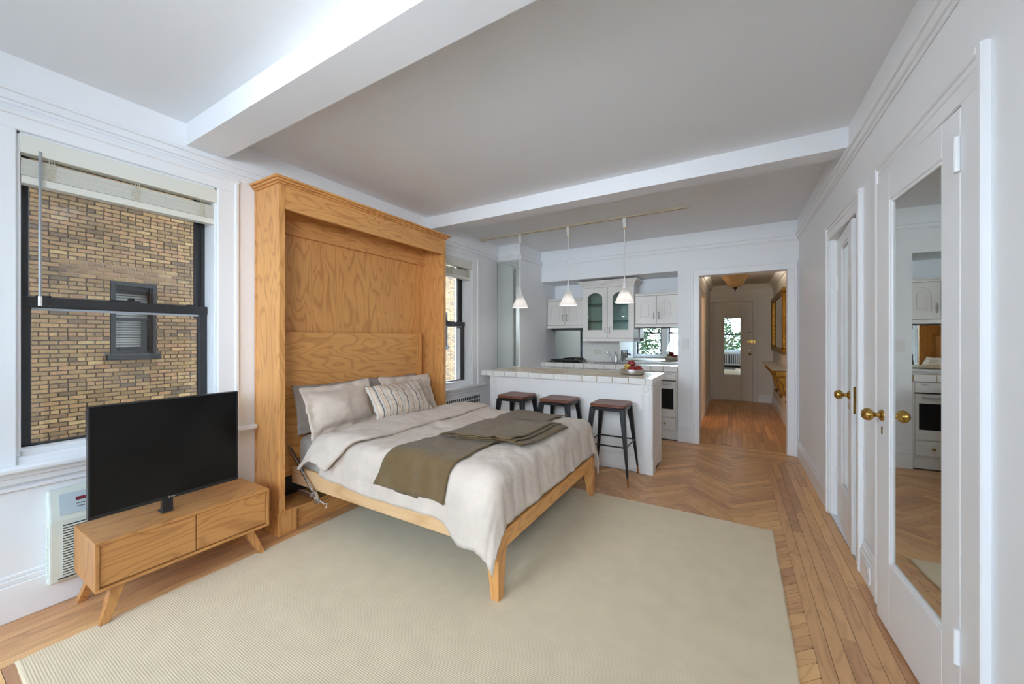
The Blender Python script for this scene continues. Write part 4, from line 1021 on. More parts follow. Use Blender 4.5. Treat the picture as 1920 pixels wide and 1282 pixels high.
# ---------------------------------------------------------------- bar stools
def stool(label, c):
    S = thing('bar_stool', label, 'stool', (c[0], c[1], 0), 'bar stools at the island')
    s = lambda n, mb, m, par=S, **k: obj(n, mb, M[m], par, local=True, **k)
    hw, hz = 0.163, 0.70
    mb = MB(); n = 13
    def outline(k, z):
        pts = []; r = 0.035; h = hw - k
        for cx, cy_, a0 in ((h - r, h - r, 0), (-h + r, h - r, PI / 2), (-h + r, -h + r, PI), (h - r, -h + r, 1.5 * PI)):
            for i in range(5): t = a0 + PI / 2 * i / 4; pts.append((cx + r * math.cos(t), cy_ + r * math.sin(t), z))
        return pts
    rings = [outline(0.010, hz - 0.032), outline(0.0, hz - 0.024), outline(0.0, hz - 0.008), outline(0.008, hz), outline(0.04, hz - 0.003), outline(0.09, hz - 0.007)]
    m_ = len(rings[0]); v = [p for r in rings for p in r]
    mb.add(v, [(k * m_ + i, k * m_ + (i + 1) % m_, (k + 1) * m_ + (i + 1) % m_, (k + 1) * m_ + i) for k in range(len(rings) - 1) for i in range(m_)] + [tuple(range(m_))[::-1], tuple(range((len(rings) - 1) * m_, len(rings) * m_))])
    s('seat', mb, 'walnut', smooth=35)
    ap = MB(); a, b = 0.150, 0.142
    for q in ((-a, -a, a, -b), (-a, b, a, a), (-a, -b, -b, b), (b, -b, a, b)): ap.box(q[0], q[1], hz - 0.060, q[2], q[3], hz - 0.033)
    ap.box(-b, -b, hz - 0.038, b, b, hz - 0.033)
    s('seat_frame', ap, 'blackmet', bev=0.003)
    for sx in (-1, 1):
        for sy in (-1, 1):
            t_, f_ = Vector((sx * 0.136, sy * 0.136, hz - 0.036)), Vector((sx * 0.196, sy * 0.196, 0.075))
            g_ = Vector((sx * 0.202, sy * 0.202, 0.0005))
            lg = MB()
            def sq(p, r): return [(p.x - r, p.y - r, p.z), (p.x + r, p.y - r, p.z), (p.x + r, p.y + r, p.z), (p.x - r, p.y + r, p.z)]
            lg.hexa(sq(f_, 0.0085), sq(t_, 0.0245))
            l_ = s('leg', lg, 'blackmet', bev=0.006)
            s('foot_tip', MB().hexa(sq(g_, 0.0055), sq(f_, 0.0085)), 'copper', par=l_, bev=0.003)
    r = 0.176; zz = 0.335
    for p, q in (((-r, -r, zz), (r, -r, zz)), ((r, -r, zz), (r, r, zz)), ((r, r, zz), (-r, r, zz)), ((-r, r, zz), (-r, -r, zz))):
        s('foot_rail', MB().frustum(p, q, 0.0068, 0.0068, 10), 'blackmet', smooth=40)
    return S
stool('black steel bar stool with wooden seat nearest the window', (-2.005, 3.520))
stool('black steel bar stool with wooden seat in the middle of the three', (-1.510, 3.526))
stool('black steel bar stool with wooden seat nearest the hall, its copper foot tips showing', (-0.985, 3.527))

# ---------------------------------------------------------------- track lights
TR = thing('light_track', 'cream lighting track fixed across the kitchen ceiling', 'light track', (-1.6, 4.06, ZC))
obj('channel', MB().box(-2.84, 4.042, ZC - 0.020, -0.375, 4.078, ZC - 0.0005), M['track'], TR, bev=0.002)
obj('feed_box', MB().lathe([(0.0001, 0), (0.032, 0.0), (0.032, 0.028), (0.0001, 0.03)], (-2.825, 4.06, ZC - 0.034), 20), M['track'], TR, smooth=40)
obj('groove', MB().box(-2.78, 4.053, ZC - 0.0212, -0.385, 4.067, ZC - 0.0195), M['grout'], TR)
def pendant(label, x):
    y = 4.06; PD = thing('pendant_lamp', label, 'lamp', (x, y, ZC - 0.022), 'pendants over the island')
    q = lambda n, mb, m, **k: obj(n, mb, M[m], PD, **k)
    ad = MB(); ad.box(x - 0.017, y - 0.017, ZC - 0.075, x + 0.017, y + 0.017, ZC - 0.0225); ad.frustum((x, y, ZC - 0.125), (x, y, ZC - 0.075), 0.016, 0.017, 16)
    q('track_adapter', ad, 'plasticw', bev=0.002)
    q('strain_relief', MB().frustum((x, y, ZC - 0.145), (x, y, ZC - 0.125), 0.005, 0.008, 10), 'brass', smooth=40)
    q('rod', MB().frustum((x, y, 1.93), (x, y, ZC - 0.14), 0.006, 0.0045, 10), 'plasticw', smooth=40)
    q('socket_cup', MB().lathe([(0.0001, 1.945), (0.009, 1.94), (0.013, 1.90), (0.022, 1.865), (0.029, 1.825), (0.0001, 1.825)], (x, y, 0), 20), 'plasticw', smooth=40)
    q('shade', MB().lathe([(0.024, 1.832), (0.034, 1.826), (0.100, 1.680), (0.097, 1.678), (0.031, 1.822)], (x, y, 0), 36), 'shade', smooth=50)
    q('bulb', MB().sphere((x, y, 1.755), 0.026, 14, 10), 'plasticw', smooth=60)
for px_ in (-2.266, -1.634, -0.995):
    pb_ = bpy.data.lights.new('pendant_fill', 'POINT'); pb_.energy = 1.1; pb_.color = (1.0, 0.97, 0.93); pb_.shadow_soft_size = 0.03  # fill light added to lift the kitchen; the pendants are unlit
    po_ = bpy.data.objects.new('pendant_fill', pb_); C.objects.link(po_); po_.location = (px_, 4.06, 1.70)
pendant('white cone pendant lamp hanging before the narrow wall mirror', -2.266)
pendant('white cone pendant lamp in the middle of the track', -1.634)
pendant('white cone pendant lamp nearest the hall opening', -0.995)

# ---------------------------------------------------------------- fruit bowl
bc = (-0.925, 4.115, 0.9142)
BW = obj('fruit_bowl', MB().lathe([(0.0001, 0.0), (0.100, 0.0), (0.118, 0.006), (0.124, 0.022), (0.124, 0.058), (0.121, 0.060), (0.118, 0.056), (0.117, 0.022), (0.108, 0.010), (0.0001, 0.008)], bc, 40), M['bowl'], loc=bc, smooth=40)
tag(BW, 'round pewter bowl of fruit on the island countertop', 'bowl')
def apple(label, p, r, tilt=(0, 0)):
    prof = [(0.0001, 0.72)] + [(math.sin(t) * (1 - 0.06 * math.cos(t) * -1), math.cos(t) * 0.92 - 0.16 * math.exp(-(math.sin(t) * 3.2) ** 2) * (1 if t < PI / 2 else -0.6)) for t in [PI * k / 14 for k in range(1, 14)]] + [(0.0001, -0.78)]
    c = Vector(p)
    mb = MB().lathe([(a * r, h * r) for a, h in prof], (0, 0, 0), 20)
    Rm = Euler((tilt[0], tilt[1], 0)).to_matrix().to_4x4()
    mb.xf(Matrix.Translation(c) @ Rm)
    A = thing('apple', label, 'apple', p, 'fruit in the bowl')
    obj('skin', mb, M['apple'], A, smooth=180)
    sm = MB().tube([(0, 0, r * 0.66), (0.001, 0, r * 0.95), (0.004, 0.001, r * 1.15)], 0.0018, 6); sm.xf(Matrix.Translation(c) @ Rm)
    obj('stem', sm, M['stem'], A, smooth=60)
bz = bc[2]
apple('red apple on top of the heap in the fruit bowl', (-0.935, 4.125, bz + 0.112), 0.041, (0.2, 0.2))
apple('red apple at the front of the fruit bowl with its stalk end turned out', (-0.915, 4.055, bz + 0.052), 0.041, (1.0, 0.1))
apple('dark red apple resting at the hall side of the fruit bowl', (-0.858, 4.090, bz + 0.056), 0.041, (0.7, 0.5))
apple('red apple tucked behind the others at the back of the fruit bowl', (-0.878, 4.166, bz + 0.056), 0.041, (0.3, -0.2))
def banana(label, p, rz, tilt):
    pts = []; rr = []
    for k in range(13):
        t = -0.95 + 1.9 * k / 12; pts.append((0.075 * math.sin(t), 0, 0.075 * (1 - math.cos(t)))); rr.append(0.0165 * (1 - abs(t / 1.05) ** 5) + 0.003)
    mb = MB().tube(pts, rr, 7)
    Mx = Matrix.Translation(p) @ Matrix.Rotation(rz, 4, 'Z') @ Matrix.Rotation(tilt, 4, 'X')
    mb.xf(Mx)
    B2 = thing('banana', label, 'banana', p, 'fruit in the bowl')
    obj('peel', mb, M['banana'], B2, smooth=50)
    e = MB().tube([pts[-1], (0.070, 0, 0.045)], [0.004, 0.003], 6); e.xf(Mx); obj('stalk', e, M['stem'], B2, smooth=60)
banana('yellow banana leaning upright in the fruit bowl beside the top apple', (-0.985, 4.100, bz + 0.082), -1.05, -0.9)
banana('yellow banana lying low at the window side of the fruit bowl', (-0.988, 4.080, bz + 0.030), -1.05, -0.25)

# ---------------------------------------------------------------- kitchen run in the alcove
KX0, KX1, KF, KB = -2.502, -0.602, 5.135, 5.658
KC = thing('base_cabinet', 'white kitchen base cabinets under the tiled counter behind the island', 'cabinet', (-1.85, 5.4, 0))
obj('carcass', MB().box(KX0, 5.18, 0.10, -1.205, KB, 0.872), M['cab'], KC)
obj('toe_kick', MB().box(KX0, 5.22, 0, -1.205, KB, 0.10), M['cab'], KC)
for i in range(3):
    a = KX0 + 0.005 + i * 0.432; d = obj('door', MB().box(a + 0.004, 5.163, 0.115, a + 0.426, 5.18, 0.70), M['cab'], KC, bev=0.003)
    obj('handle', MB().tube([(a + 0.38, 5.163, 0.66), (a + 0.38, 5.145, 0.65), (a + 0.38, 5.145, 0.58), (a + 0.38, 5.163, 0.57)], 0.004, 8), M['steel'], d, smooth=60)
    d = obj('drawer', MB().box(a + 0.004, 5.163, 0.712, a + 0.426, 5.18, 0.866), M['cab'], KC, bev=0.003)
    obj('handle', MB().tube([(a + 0.17, 5.163, 0.79), (a + 0.18, 5.145, 0.79), (a + 0.25, 5.145, 0.79), (a + 0.26, 5.163, 0.79)], 0.004, 8), M['steel'], d, smooth=60)
KT = thing('countertop', 'white tiled kitchen counter below the mirrored backsplash', 'countertop', (-1.55, 5.4, 0.873))
obj('core', MB().box(KX0, KF + 0.008, 0.873, KX1, KB, 0.934), M['grout'], KT)
edge_tiles(KT, KX0, KX1, KF, 0.873, 0.940, 0.152, 0.06)
base = None
for j in range(3):
    for i in range(12):
        a, b = KX0 + 0.004 + i * 0.1578, KF + 0.066 + j * 0.152
        if base is None: base = obj('tile', MB().box(a + 0.002, b + 0.002, 0.934, a + 0.1558, b + 0.150, 0.940), M['tile'], KT, bev=0.0012, seg=1); o0 = (a, b)
        else: c = base.copy(); C.objects.link(c); c.parent = KT; c.location = (a - o0[0], b - o0[1], 0)
OV = thing('oven', 'white built-in oven with black window at the hall end of the kitchen counter', 'oven', (-0.90, 5.4, 0))
o_ = lambda n, mb, m='oven', par=OV, **k: obj(n, mb, M[m], par, **k)
ox0, ox1 = -1.195, -0.606
o_('body', MB().box(ox0, 5.185, 0.10, ox1, KB, 0.870))
o_('side_stile', MB().box(ox1 - 0.016, 5.165, 0.13, ox1, 5.185, 0.870), 'cab', bev=0.002)
o_('control_panel', MB().box(ox0, 5.160, 0.762, ox1 - 0.018, 5.185, 0.862), bev=0.003)
o_('nameplate', MB().box(-0.720, 5.1588, 0.836, -0.672, 5.1605, 0.843), 'ink')
dr = o_('door', MB().box(ox0, 5.158, 0.295, ox1 - 0.018, 5.185, 0.748), bev=0.004)
o_('window', MB().box(ox0 + 0.04, 5.1565, 0.395, ox1 - 0.045, 5.160, 0.655), 'blackglass', par=dr)
o_('handle', MB().tube([(ox0 + 0.06, 5.158, 0.718), (ox0 + 0.065, 5.125, 0.718), (ox1 - 0.08, 5.125, 0.718), (ox1 - 0.075, 5.158, 0.718)], 0.009, 10), 'steel', par=dr, smooth=60)
o_('gap', MB().box(ox0, 5.172, 0.747, ox1 - 0.018, 5.184, 0.763), 'black')
d2 = o_('drawer', MB().box(ox0, 5.160, 0.135, ox1 - 0.018, 5.185, 0.282), bev=0.004)
o_('knob', MB().lathe([(0.0001, -0.022), (0.012, -0.02), (0.013, -0.012), (0.006, -0.008), (0.007, 0)], (-0.755, 5.160, 0.21), 16, 'y'), 'brass', par=d2, smooth=50)
o_('kick_plate', MB().box(ox0, 5.20, 0.0005, ox1, 5.215, 0.10), 'cab')
CK = thing('cooktop', 'black four burner gas cooktop on the tiled kitchen counter', 'cooktop', (-2.16, 5.40, 0.9405))
ckx, cky = -2.18, 5.41
obj('glass_plate', MB().box(ckx - 0.25, cky - 0.19, 0.9405, ckx + 0.25, cky + 0.19, 0.949), M['blackglass'], CK, bev=0.003)
for sx in (-1, 1):
    for sy in (-1, 1):
        bx, by = ckx + sx * 0.115, cky + sy * 0.088
        obj('burner', MB().lathe([(0.0001, 0.967), (0.028, 0.966), (0.034, 0.958), (0.038, 0.949)], (bx, by, 0), 20), M['black'], CK, smooth=40)
        g = MB()
        for t in range(4):
            a = PI / 4 + t * PI / 2; g.box(bx + 0.02 * math.cos(a) - 0.004, by + 0.02 * math.sin(a) - 0.004, 0.949, bx + 0.02 * math.cos(a) + 0.004, by + 0.02 * math.sin(a) + 0.004, 0.951)
        for q in ((bx - 0.10, by - 0.004, bx + 0.10, by + 0.004), (bx - 0.004, by - 0.08, bx + 0.004, by + 0.08)): g.box(q[0], q[1], 0.968, q[2], q[3], 0.980)
        for q in ((bx - 0.104, by - 0.084, bx + 0.104, by - 0.076), (bx - 0.104, by + 0.076, bx + 0.104, by + 0.084), (bx - 0.104, by - 0.076, bx - 0.096, by + 0.076), (bx + 0.096, by - 0.076, bx + 0.104, by + 0.076)): g.box(q[0], q[1], 0.962, q[2], q[3], 0.976)
        for a, b in ((-0.1, -0.08), (0.1, -0.08), (-0.1, 0.08), (0.1, 0.08)): g.box(bx + a - 0.004, by + b - 0.004, 0.949, bx + a + 0.004, by + b + 0.004, 0.962)
        obj('pan_support', g, M['black'], CK, bev=0.001, seg=1)
SK = thing('sink', 'stainless steel sink rim set in the tiled counter by the tap', 'sink', (-1.45, 5.40, 0.9405))
rmk = MB()
for q in ((-1.75, 5.22, -1.20, 5.245), (-1.75, 5.575, -1.20, 5.60), (-1.75, 5.245, -1.725, 5.575), (-1.225, 5.245, -1.20, 5.575)): rmk.box(q[0], q[1], 0.9405, q[2], q[3], 0.9455)
obj('rim', rmk, M['steel'], SK, bev=0.002)
obj('basin', MB().box(-1.725, 5.245, 0.9405, -1.225, 5.575, 0.9425), mat('sink_shadow_steel', (0.25, 0.25, 0.26), 0.4, 1.0), SK)
FC = thing('faucet', 'chrome kitchen faucet with lever and side sprayer at the sink', 'faucet', (-1.47, 5.612, 0.9405))
f_ = lambda n, mb, **k: obj(n, mb, M['chrome'], FC, smooth=50, **k)
f_('deck_plate', MB().box(-1.60, 5.602, 0.9406, -1.32, 5.640, 0.950), bev=0.003)
f_('body', MB().lathe([(0.026, 0.95), (0.024, 0.965), (0.022, 1.045), (0.017, 1.062), (0.0001, 1.066)], (-1.50, 5.62, 0), 20))
f_('spout', MB().tube([(-1.42, 5.62, 0.95), (-1.42, 5.62, 1.00), (-1.40, 5.60, 1.045), (-1.37, 5.56, 1.066), (-1.34, 5.52, 1.062), (-1.33, 5.505, 1.045)], [0.018, 0.017, 0.014, 0.012, 0.011, 0.012], 12))
f_('lever', MB().tube([(-1.50, 5.62, 1.06), (-1.505, 5.615, 1.08), (-1.512, 5.605, 1.10)], [0.008, 0.007, 0.005], 10))
f_('sprayer', MB().tube([(-1.57, 5.615, 0.95), (-1.585, 5.612, 1.03), (-1.61, 5.60, 1.085), (-1.625, 5.592, 1.095)], [0.012, 0.010, 0.011, 0.007], 10))
f_('soap_pump', MB().tube([(-1.385, 5.62, 0.95), (-1.385, 5.62, 1.0), (-1.375, 5.61, 1.025), (-1.355, 5.59, 1.03)], [0.011, 0.009, 0.006, 0.005], 10))
# backsplash mirrors
def bs(label, x0, x1, z1):
    o = obj('backsplash_mirror', MB().box(x0, 5.6505, 0.965, x1, 5.6595, z1), M['mirror'], loc=((x0 + x1) / 2, 5.6595, 0.965)); tag(o, label, 'mirror')
bs('mirror panel of the backsplash above the cooktop', -2.500, -2.020, 1.452)
o = obj('backsplash_board', MB().box(-2.017, 5.6505, 0.965, -1.462, 5.6595, 1.250), M['cab'], loc=(-1.74, 5.6595, 0.965), bev=0.003); tag(o, 'plain white backsplash panel carrying the double outlet', 'panel')
bs('mirror panel of the backsplash behind the faucet spout', -1.459, -1.165, 1.250)
bs('mirror panel of the backsplash at the hall end reflecting a rear window', -1.162, -0.604, 1.450)
cu = MB().box(KX0, 5.640, 0.941, KX1, 5.6585, 0.964); o = obj('backsplash_curb', cu, M['tile'], loc=(-1.55, 5.65, 0.941), bev=0.003); tag(o, 'white tiled upstand along the back of the kitchen counter', 'upstand')
so = thing('power_outlet', 'cream double outlet on the mirrored backsplash beside the faucet', 'outlet', (-1.785, 5.65, 1.05))
obj('plate', MB().box(-1.845, 5.6445, 1.060, -1.722, 5.6502, 1.130), M['track'], so, bev=0.003)
for x in (-1.81, -1.757): obj('socket', MB().box(x - 0.015, 5.6425, 1.078, x + 0.015, 5.6448, 1.112), M['plasticw'], so, bev=0.004)

# wall cabinets
def arch_poly(x0, x1, z0, z1, rise, n=10):                      # arched top
    p = [(x0, z0), (x1, z0)]
    for k in range(n + 1):
        t = k / n; x = x1 + (x0 - x1) * t; s = max(0, math.sin(PI * t))
        p.append((x, z1 - rise + rise * s ** 0.7))
    return p
def framed_door(par, x0, x1, y, z0, z1, hx, hz, glazed):
    t = 0.020
    ix, ax, iz, az = x0 + 0.068, x1 - 0.068, z0 + 0.075, z1 - 0.055
    rise = 0.055
    if glazed: ix, ax, iz, az, rise = x0 + 0.074, x1 - 0.074, z0 + 0.115, z1 - 0.072, 0.06
    pl_ = arch_poly(ix, ax, iz, az, rise)
    mb = MB()
    # leaf as a strip from the outer rectangle to the arched opening, front, rims
    outer = []
    for (px, pz) in pl_:
        outer.append((px, pz))
    n = len(pl_)
    def outp(p):
        px, pz = p
        if pz <= iz + 1e-6: return (x0 if px < (ix + ax) / 2 else x1, z0)
        if px <= ix + 1e-6: return (x0, z1)
        if px >= ax - 1e-6: return (x1, z1)
        return (px, z1)
    oo = [outp(p) for p in pl_]
    V = [(p[0], y, p[1]) for p in pl_] + [(p[0], y, p[1]) for p in oo] + [(p[0], y + t, p[1]) for p in pl_] + [(p[0], y + t, p[1]) for p in oo]
    F_ = []
    for i in range(n):
        j = (i + 1) % n
        F_ += [(i, j, n + j, n + i), (2 * n + i, 3 * n + i, 3 * n + j, 2 * n + j), (i, 2 * n + i, 2 * n + j, j), (n + i, n + j, 3 * n + j, 3 * n + i)]
    mb.add(V, F_)
    d = obj('door', mb, M['cab'], par, bev=0.0015, seg=1)
    if glazed:
        g = MB().box(ix - 0.01, y + 0.008, iz - 0.01, ax + 0.01, y + 0.011, az + 0.005); obj('glass', g, M['cabglass'], d)
    else:
        g = MB().prism([(p[0], p[1]) for p in pl_][::-1], 'y', y + 0.007, y + 0.018); obj('panel', g, M['cab'], d)
        k = 0.026
        g = MB().prism(arch_poly(ix + k, ax - k, iz + k, az - k, rise * 0.9)[::-1], 'y', y + 0.001, y + 0.008); obj('raised_panel', g, M['cab'], d, bev=0.005)
    hm = MB().tube([(hx, y, hz + 0.045), (hx, y - 0.022, hz + 0.035), (hx, y - 0.026, hz), (hx, y - 0.022, hz - 0.035), (hx, y, hz - 0.045)], [0.006, 0.0045, 0.0055, 0.0045, 0.006], 8)
    obj('handle', hm, M['steel'], d, smooth=60)
def wall_cab(label, x0, x1, z0, z1, yf, glazed, bottom, crown):
    W = thing('kitchen_cabinet', label, 'cabinet', ((x0 + x1) / 2, 5.5, z0), 'white wall cabinets over the counter')
    c = lambda n, mb, m='cab', **k: obj(n, mb, M[m], W, **k)
    b = MB(); yb = 5.6485 if z0 < 1.44 else 5.6485
    b.box(x0, yf + 0.022, z0, x0 + 0.016, yb, z1); b.box(x1 - 0.016, yf + 0.022, z0, x1, yb, z1); b.box(x0 + 0.016, yf + 0.022, z0, x1 - 0.016, yb, z0 + 0.016); b.box(x0 + 0.016, yf + 0.022, z1 - 0.016, x1 - 0.016, yb, z1); b.box(x0 + 0.016, yb - 0.008, z0 + 0.016, x1 - 0.016, yb, z1 - 0.016)
    c('carcass', b)
    m = (x0 + x1) / 2
    if glazed:
        for z in (1.545, 1.79): c('glass_shelf', MB().box(x0 + 0.017, yf + 0.03, z, x1 - 0.017, yb - 0.01, z + 0.010), 'glassedge')
    hz = z0 + 0.12 if glazed else z0 + 0.115
    framed_door(W, x0 + 0.002, m - 0.002, yf, z0 + 0.004, z1 - 0.004, m - 0.032, hz, glazed)
    framed_door(W, m + 0.002, x1 - 0.002, yf, z0 + 0.004, z1 - 0.004, m + 0.032, hz, glazed)
    mo = MB(); mo.box(x0, yf - 0.004, z0 - bottom, x1, yf + 0.018, z0 - 0.002); mo.box(x0, yf - 0.010, z0 - bottom, x1, yf + 0.018, z0 - bottom * 0.55)
    c('light_rail', mo, bev=0.004)
    cm = MB()
    if crown > 0.05:
        k = 5
        for i in range(k):
            d = 0.060 * (i / (k - 1)) ** 1.3; za = z1 + crown * i / k
            cm.box(x0 - d, yf - d, za, x1 + d, 5.6485, za + crown / k)
    else:
        cm.box(x0, yf - 0.006, z1, x1, yf + 0.10, z1 + crown * 0.6); cm.box(x0 - 0.0, yf - 0.014, z1 + crown * 0.6, x1, yf + 0.10, z1 + crown)
    c('crown', cm, bev=0.003)
wall_cab('small white wall cabinet with two arched doors over the cooktop', -2.488, -1.912, 1.495, 1.868, 5.330, False, 0.042, 0.035)
wall_cab('tall white glass fronted wall cabinet with crown in the middle', -1.908, -1.172, 1.300, 2.030, 5.310, True, 0.045, 0.095)
wall_cab('small white wall cabinet with two arched doors next to the hall opening', -1.160, -0.606, 1.490, 1.875, 5.330, False, 0.042, 0.035)
rh = obj('range_hood', MB().box(-2.43, 5.36, 1.425, -1.96, 5.62, 1.4515), M['black'], loc=(-2.2, 5.5, 1.43), bev=0.003); tag(rh, 'thin dark extractor hood under the cabinet over the cooktop', 'hood')
wm = thing('narrow_mirror', 'tall narrow frameless mirror on the wall beside the island', 'mirror', (-2.69, 4.48, 0.9))
obj('glass', MB().box(-2.862, 4.4725, 0.60, -2.512, 4.4795, 2.37), M['mirror'], wm)
obj('edge_strip', MB().box(-2.8655, 4.470, 0.60, -2.862, 4.4795, 2.37), mat('mirror_edge', lin(90, 104, 100), 0.3), wm)
obj('edge_strip', MB().box(-2.512, 4.471, 0.60, -2.5075, 4.4795, 2.37), M['trim'], wm)

# ---------------------------------------------------------------- hall furnishings
HL = thing('ceiling_lamp', 'alabaster bowl ceiling lamp with dark finial in the hall', 'lamp', (0.033, 7.0, HZ))
h_ = lambda n, mb, m, **k: obj(n, mb, M[m], HL, **k)
h_('stem', MB().frustum((0.033, 7, 2.12), (0.033, 7, HZ - 0.001), 0.012, 0.012, 12), 'black', smooth=40)
h_('ceiling_rose', MB().lathe([(0.055, HZ - 0.001), (0.05, HZ - 0.018), (0.0001, HZ - 0.022)], (0.033, 7, 0), 20), 'black', smooth=40)
h_('bowl', MB().lathe([(0.205, 2.292), (0.196, 2.284), (0.145, 2.225), (0.110, 2.160), (0.060, 2.115), (0.0001, 2.110), (0.0001, 2.118), (0.055, 2.122), (0.103, 2.165), (0.138, 2.230), (0.192, 2.291)], (0.033, 7, 0), 36), 'alab', smooth=60)
h_('finial', MB().lathe([(0.0001, 2.050), (0.010, 2.055), (0.008, 2.072), (0.014, 2.084), (0.03, 2.098), (0.034, 2.112), (0.0001, 2.112)], (0.033, 7, 0), 18), 'black', smooth=50)
hb_ = bpy.data.lights.new('hall_fill', 'POINT'); hb_.energy = 26; hb_.color = (1.0, 0.93, 0.80); hb_.shadow_soft_size = 0.05  # added to brighten the hall; the bowl lamp itself is off
ho = bpy.data.objects.new('hall_fill', hb_); C.objects.link(ho); ho.location = (0.06, 7, 2.30)
GM = thing('gilt_mirror', 'gilt framed mirror on the hall wall above the console', 'mirror', (0.69, 7.8, 1.06))
gy0, gy1, gz0, gz1 = 6.86, 8.78, 1.065, 2.065
obj('glass', MB().box(0.672, gy0 + 0.07, gz0 + 0.07, 0.680, gy1 - 0.07, gz1 - 0.07), M['mirror'], GM)
for q in ((gy0, gz0, gy1, gz0 + 0.08), (gy0, gz1 - 0.08, gy1, gz1), (gy0, gz0 + 0.08, gy0 + 0.08, gz1 - 0.08), (gy1 - 0.08, gz0 + 0.08, gy1, gz1 - 0.08)):
    obj('frame_bar', MB().box(0.640, q[0], q[1], 0.689, q[2], q[3]), M['gold'], GM, bev=0.018, seg=3)
bd_ = MB()
for k in range(40):
    z = gz0 + 0.03 + (gz1 - gz0 - 0.06) * k / 39
    bd_.sphere((0.640, gy1 - 0.020, z), 0.011, 8, 6); bd_.sphere((0.640, gy0 + 0.020, z), 0.011, 8, 6)
tag(obj('beading', bd_, M['gold'], GM, smooth=60), kind='stuff')
CS = thing('hall_console', 'gilt wall console with grey marble top in the hall', 'console', (0.69, 7.2, 0.4))
ys0, ys1 = 6.22, 8.28
obj('marble_top', MB().box(0.462, ys0, 0.858, 0.689, ys1, 0.880), M['marble'], CS, bev=0.003)
obj('apron', MB().box(0.512, ys0 + 0.10, 0.765, 0.689, ys1 - 0.10, 0.857), M['gold'], CS, bev=0.012)
for i, y in enumerate((ys0 + 0.25, 7.25, ys1 - 0.3)):
    bk = MB(); pr = []
    for k in range(9):
        t = k / 8; pr.append((0.520 + 0.15 * t + 0.02 * math.sin(t * 5), 0.765 - 0.33 * t))
    bk.prism(pr + [(0.689, 0.42), (0.689, 0.765)], 'y', y - 0.07, y + 0.07)
    b_ = obj('scroll_bracket', bk, M['gold'], CS, bev=0.012)
    dp = MB(); dp.sphere((0.672, y, 0.435), 0.034, 14, 10, (0.5, 1, 1)); dp.lathe([(0.028, 0.42), (0.022, 0.39), (0.0001, 0.35)], (0.655, y, 0), 14)
    obj('drop', dp, M['gold'], b_, smooth=60)
for k in range(7):
    y = ys0 + 0.22 + k * 0.27; rsz = MB(); rsz.sphere((0.515, y, 0.812), 0.034, 14, 10, (0.5, 1, 1)); rsz.sphere((0.502, y, 0.812), 0.015, 10, 8)
    for j in range(6): rsz.sphere((0.510, y + 0.03 * math.cos(j * PI / 3), 0.812 + 0.03 * math.sin(j * PI / 3)), 0.012, 8, 6)
    obj('rosette', rsz, M['gold'], CS, smooth=60)

# ---------------------------------------------------------------- neighbouring building across the yard
XN = -9.5
BL = thing('brick_building', 'tan brick apartment building seen through the windows', 'building', (XN, 4, -4))
def brickmats():
    m, n, l, b = base_mat('tan_brick'); b.inputs['Roughness'].default_value = 0.85
    at = n.new('ShaderNodeAttribute'); at.attribute_name = 'tone'
    cr = n.new('ShaderNodeValToRGB'); e = cr.color_ramp; e.interpolation = 'LINEAR'
    e.elements[0].position = 0; e.elements[0].color = lin(142, 118, 90); e.elements[1].position = 1; e.elements[1].color = lin(232, 194, 134)
    for p, c in ((0.25, (178, 142, 98)), (0.5, (208, 170, 114)), (0.72, (212, 162, 116))): q = e.elements.new(p); q.color = lin(*c)
    l.new(at.outputs['Fac'], cr.inputs['Fac'])
    ge = n.new('ShaderNodeNewGeometry')
    mp = n.new('ShaderNodeMapping'); mp.inputs['Scale'].default_value = (1, 0.55, 1.2); l.new(ge.outputs['Position'], mp.inputs['Vector'])
    t = n.new('ShaderNodeTexNoise'); t.inputs['Scale'].default_value = 1.1; t.inputs['Detail'].default_value = 6; t.inputs['Roughness'].default_value = 0.65; l.new(mp.outputs['Vector'], t.inputs['Vector'])
    mr = n.new('ShaderNodeMapRange'); mr.inputs['From Min'].default_value = 0.36; mr.inputs['From Max'].default_value = 0.56; mr.inputs['To Min'].default_value = 0.58; l.new(t.outputs['Fac'], mr.inputs['Value'])
    t2 = n.new('ShaderNodeTexNoise'); t2.inputs['Scale'].default_value = 24; t2.inputs['Detail'].default_value = 4; l.new(ge.outputs['Position'], t2.inputs['Vector'])
    mr2 = n.new('ShaderNodeMapRange'); mr2.inputs['From Min'].default_value = 0.3; mr2.inputs['From Max'].default_value = 0.65; mr2.inputs['To Min'].default_value = 0.68; l.new(t2.outputs['Fac'], mr2.inputs['Value'])
    mm = n.new('ShaderNodeMath'); mm.operation = 'MULTIPLY'; l.new(mr.outputs['Result'], mm.inputs[0]); l.new(mr2.outputs['Result'], mm.inputs[1])
    mx = n.new('ShaderNodeMix'); mx.data_type = 'RGBA'; l.new(mm.outputs[0], mx.inputs['Factor']); mx.inputs['A'].default_value = lin(104, 94, 88); l.new(cr.outputs['Color'], mx.inputs['B'])
    l.new(mx.outputs['Result'], b.inputs['Base Color'])
    bp = n.new('ShaderNodeBump'); bp.inputs['Strength'].default_value = 0.4; bp.inputs['Distance'].default_value = 0.01; l.new(t2.outputs['Fac'], bp.inputs['Height']); l.new(bp.outputs['Normal'], b.inputs['Normal'])
    return m
M['brick'] = brickmats()
M['mortar'] = mat('grey_mortar', lin(134, 122, 110), 0.9, var=0.25, vscale=2)
M['mortar2'] = mat('repointed_pink_mortar', lin(196, 164, 140), 0.9, var=0.1, vscale=6)
NW = [(2.14, 2.75, 1.01, 2.315), (10.75, 11.25, 1.0, 2.3), (9.5, 10.2, -2.2, -0.9)]
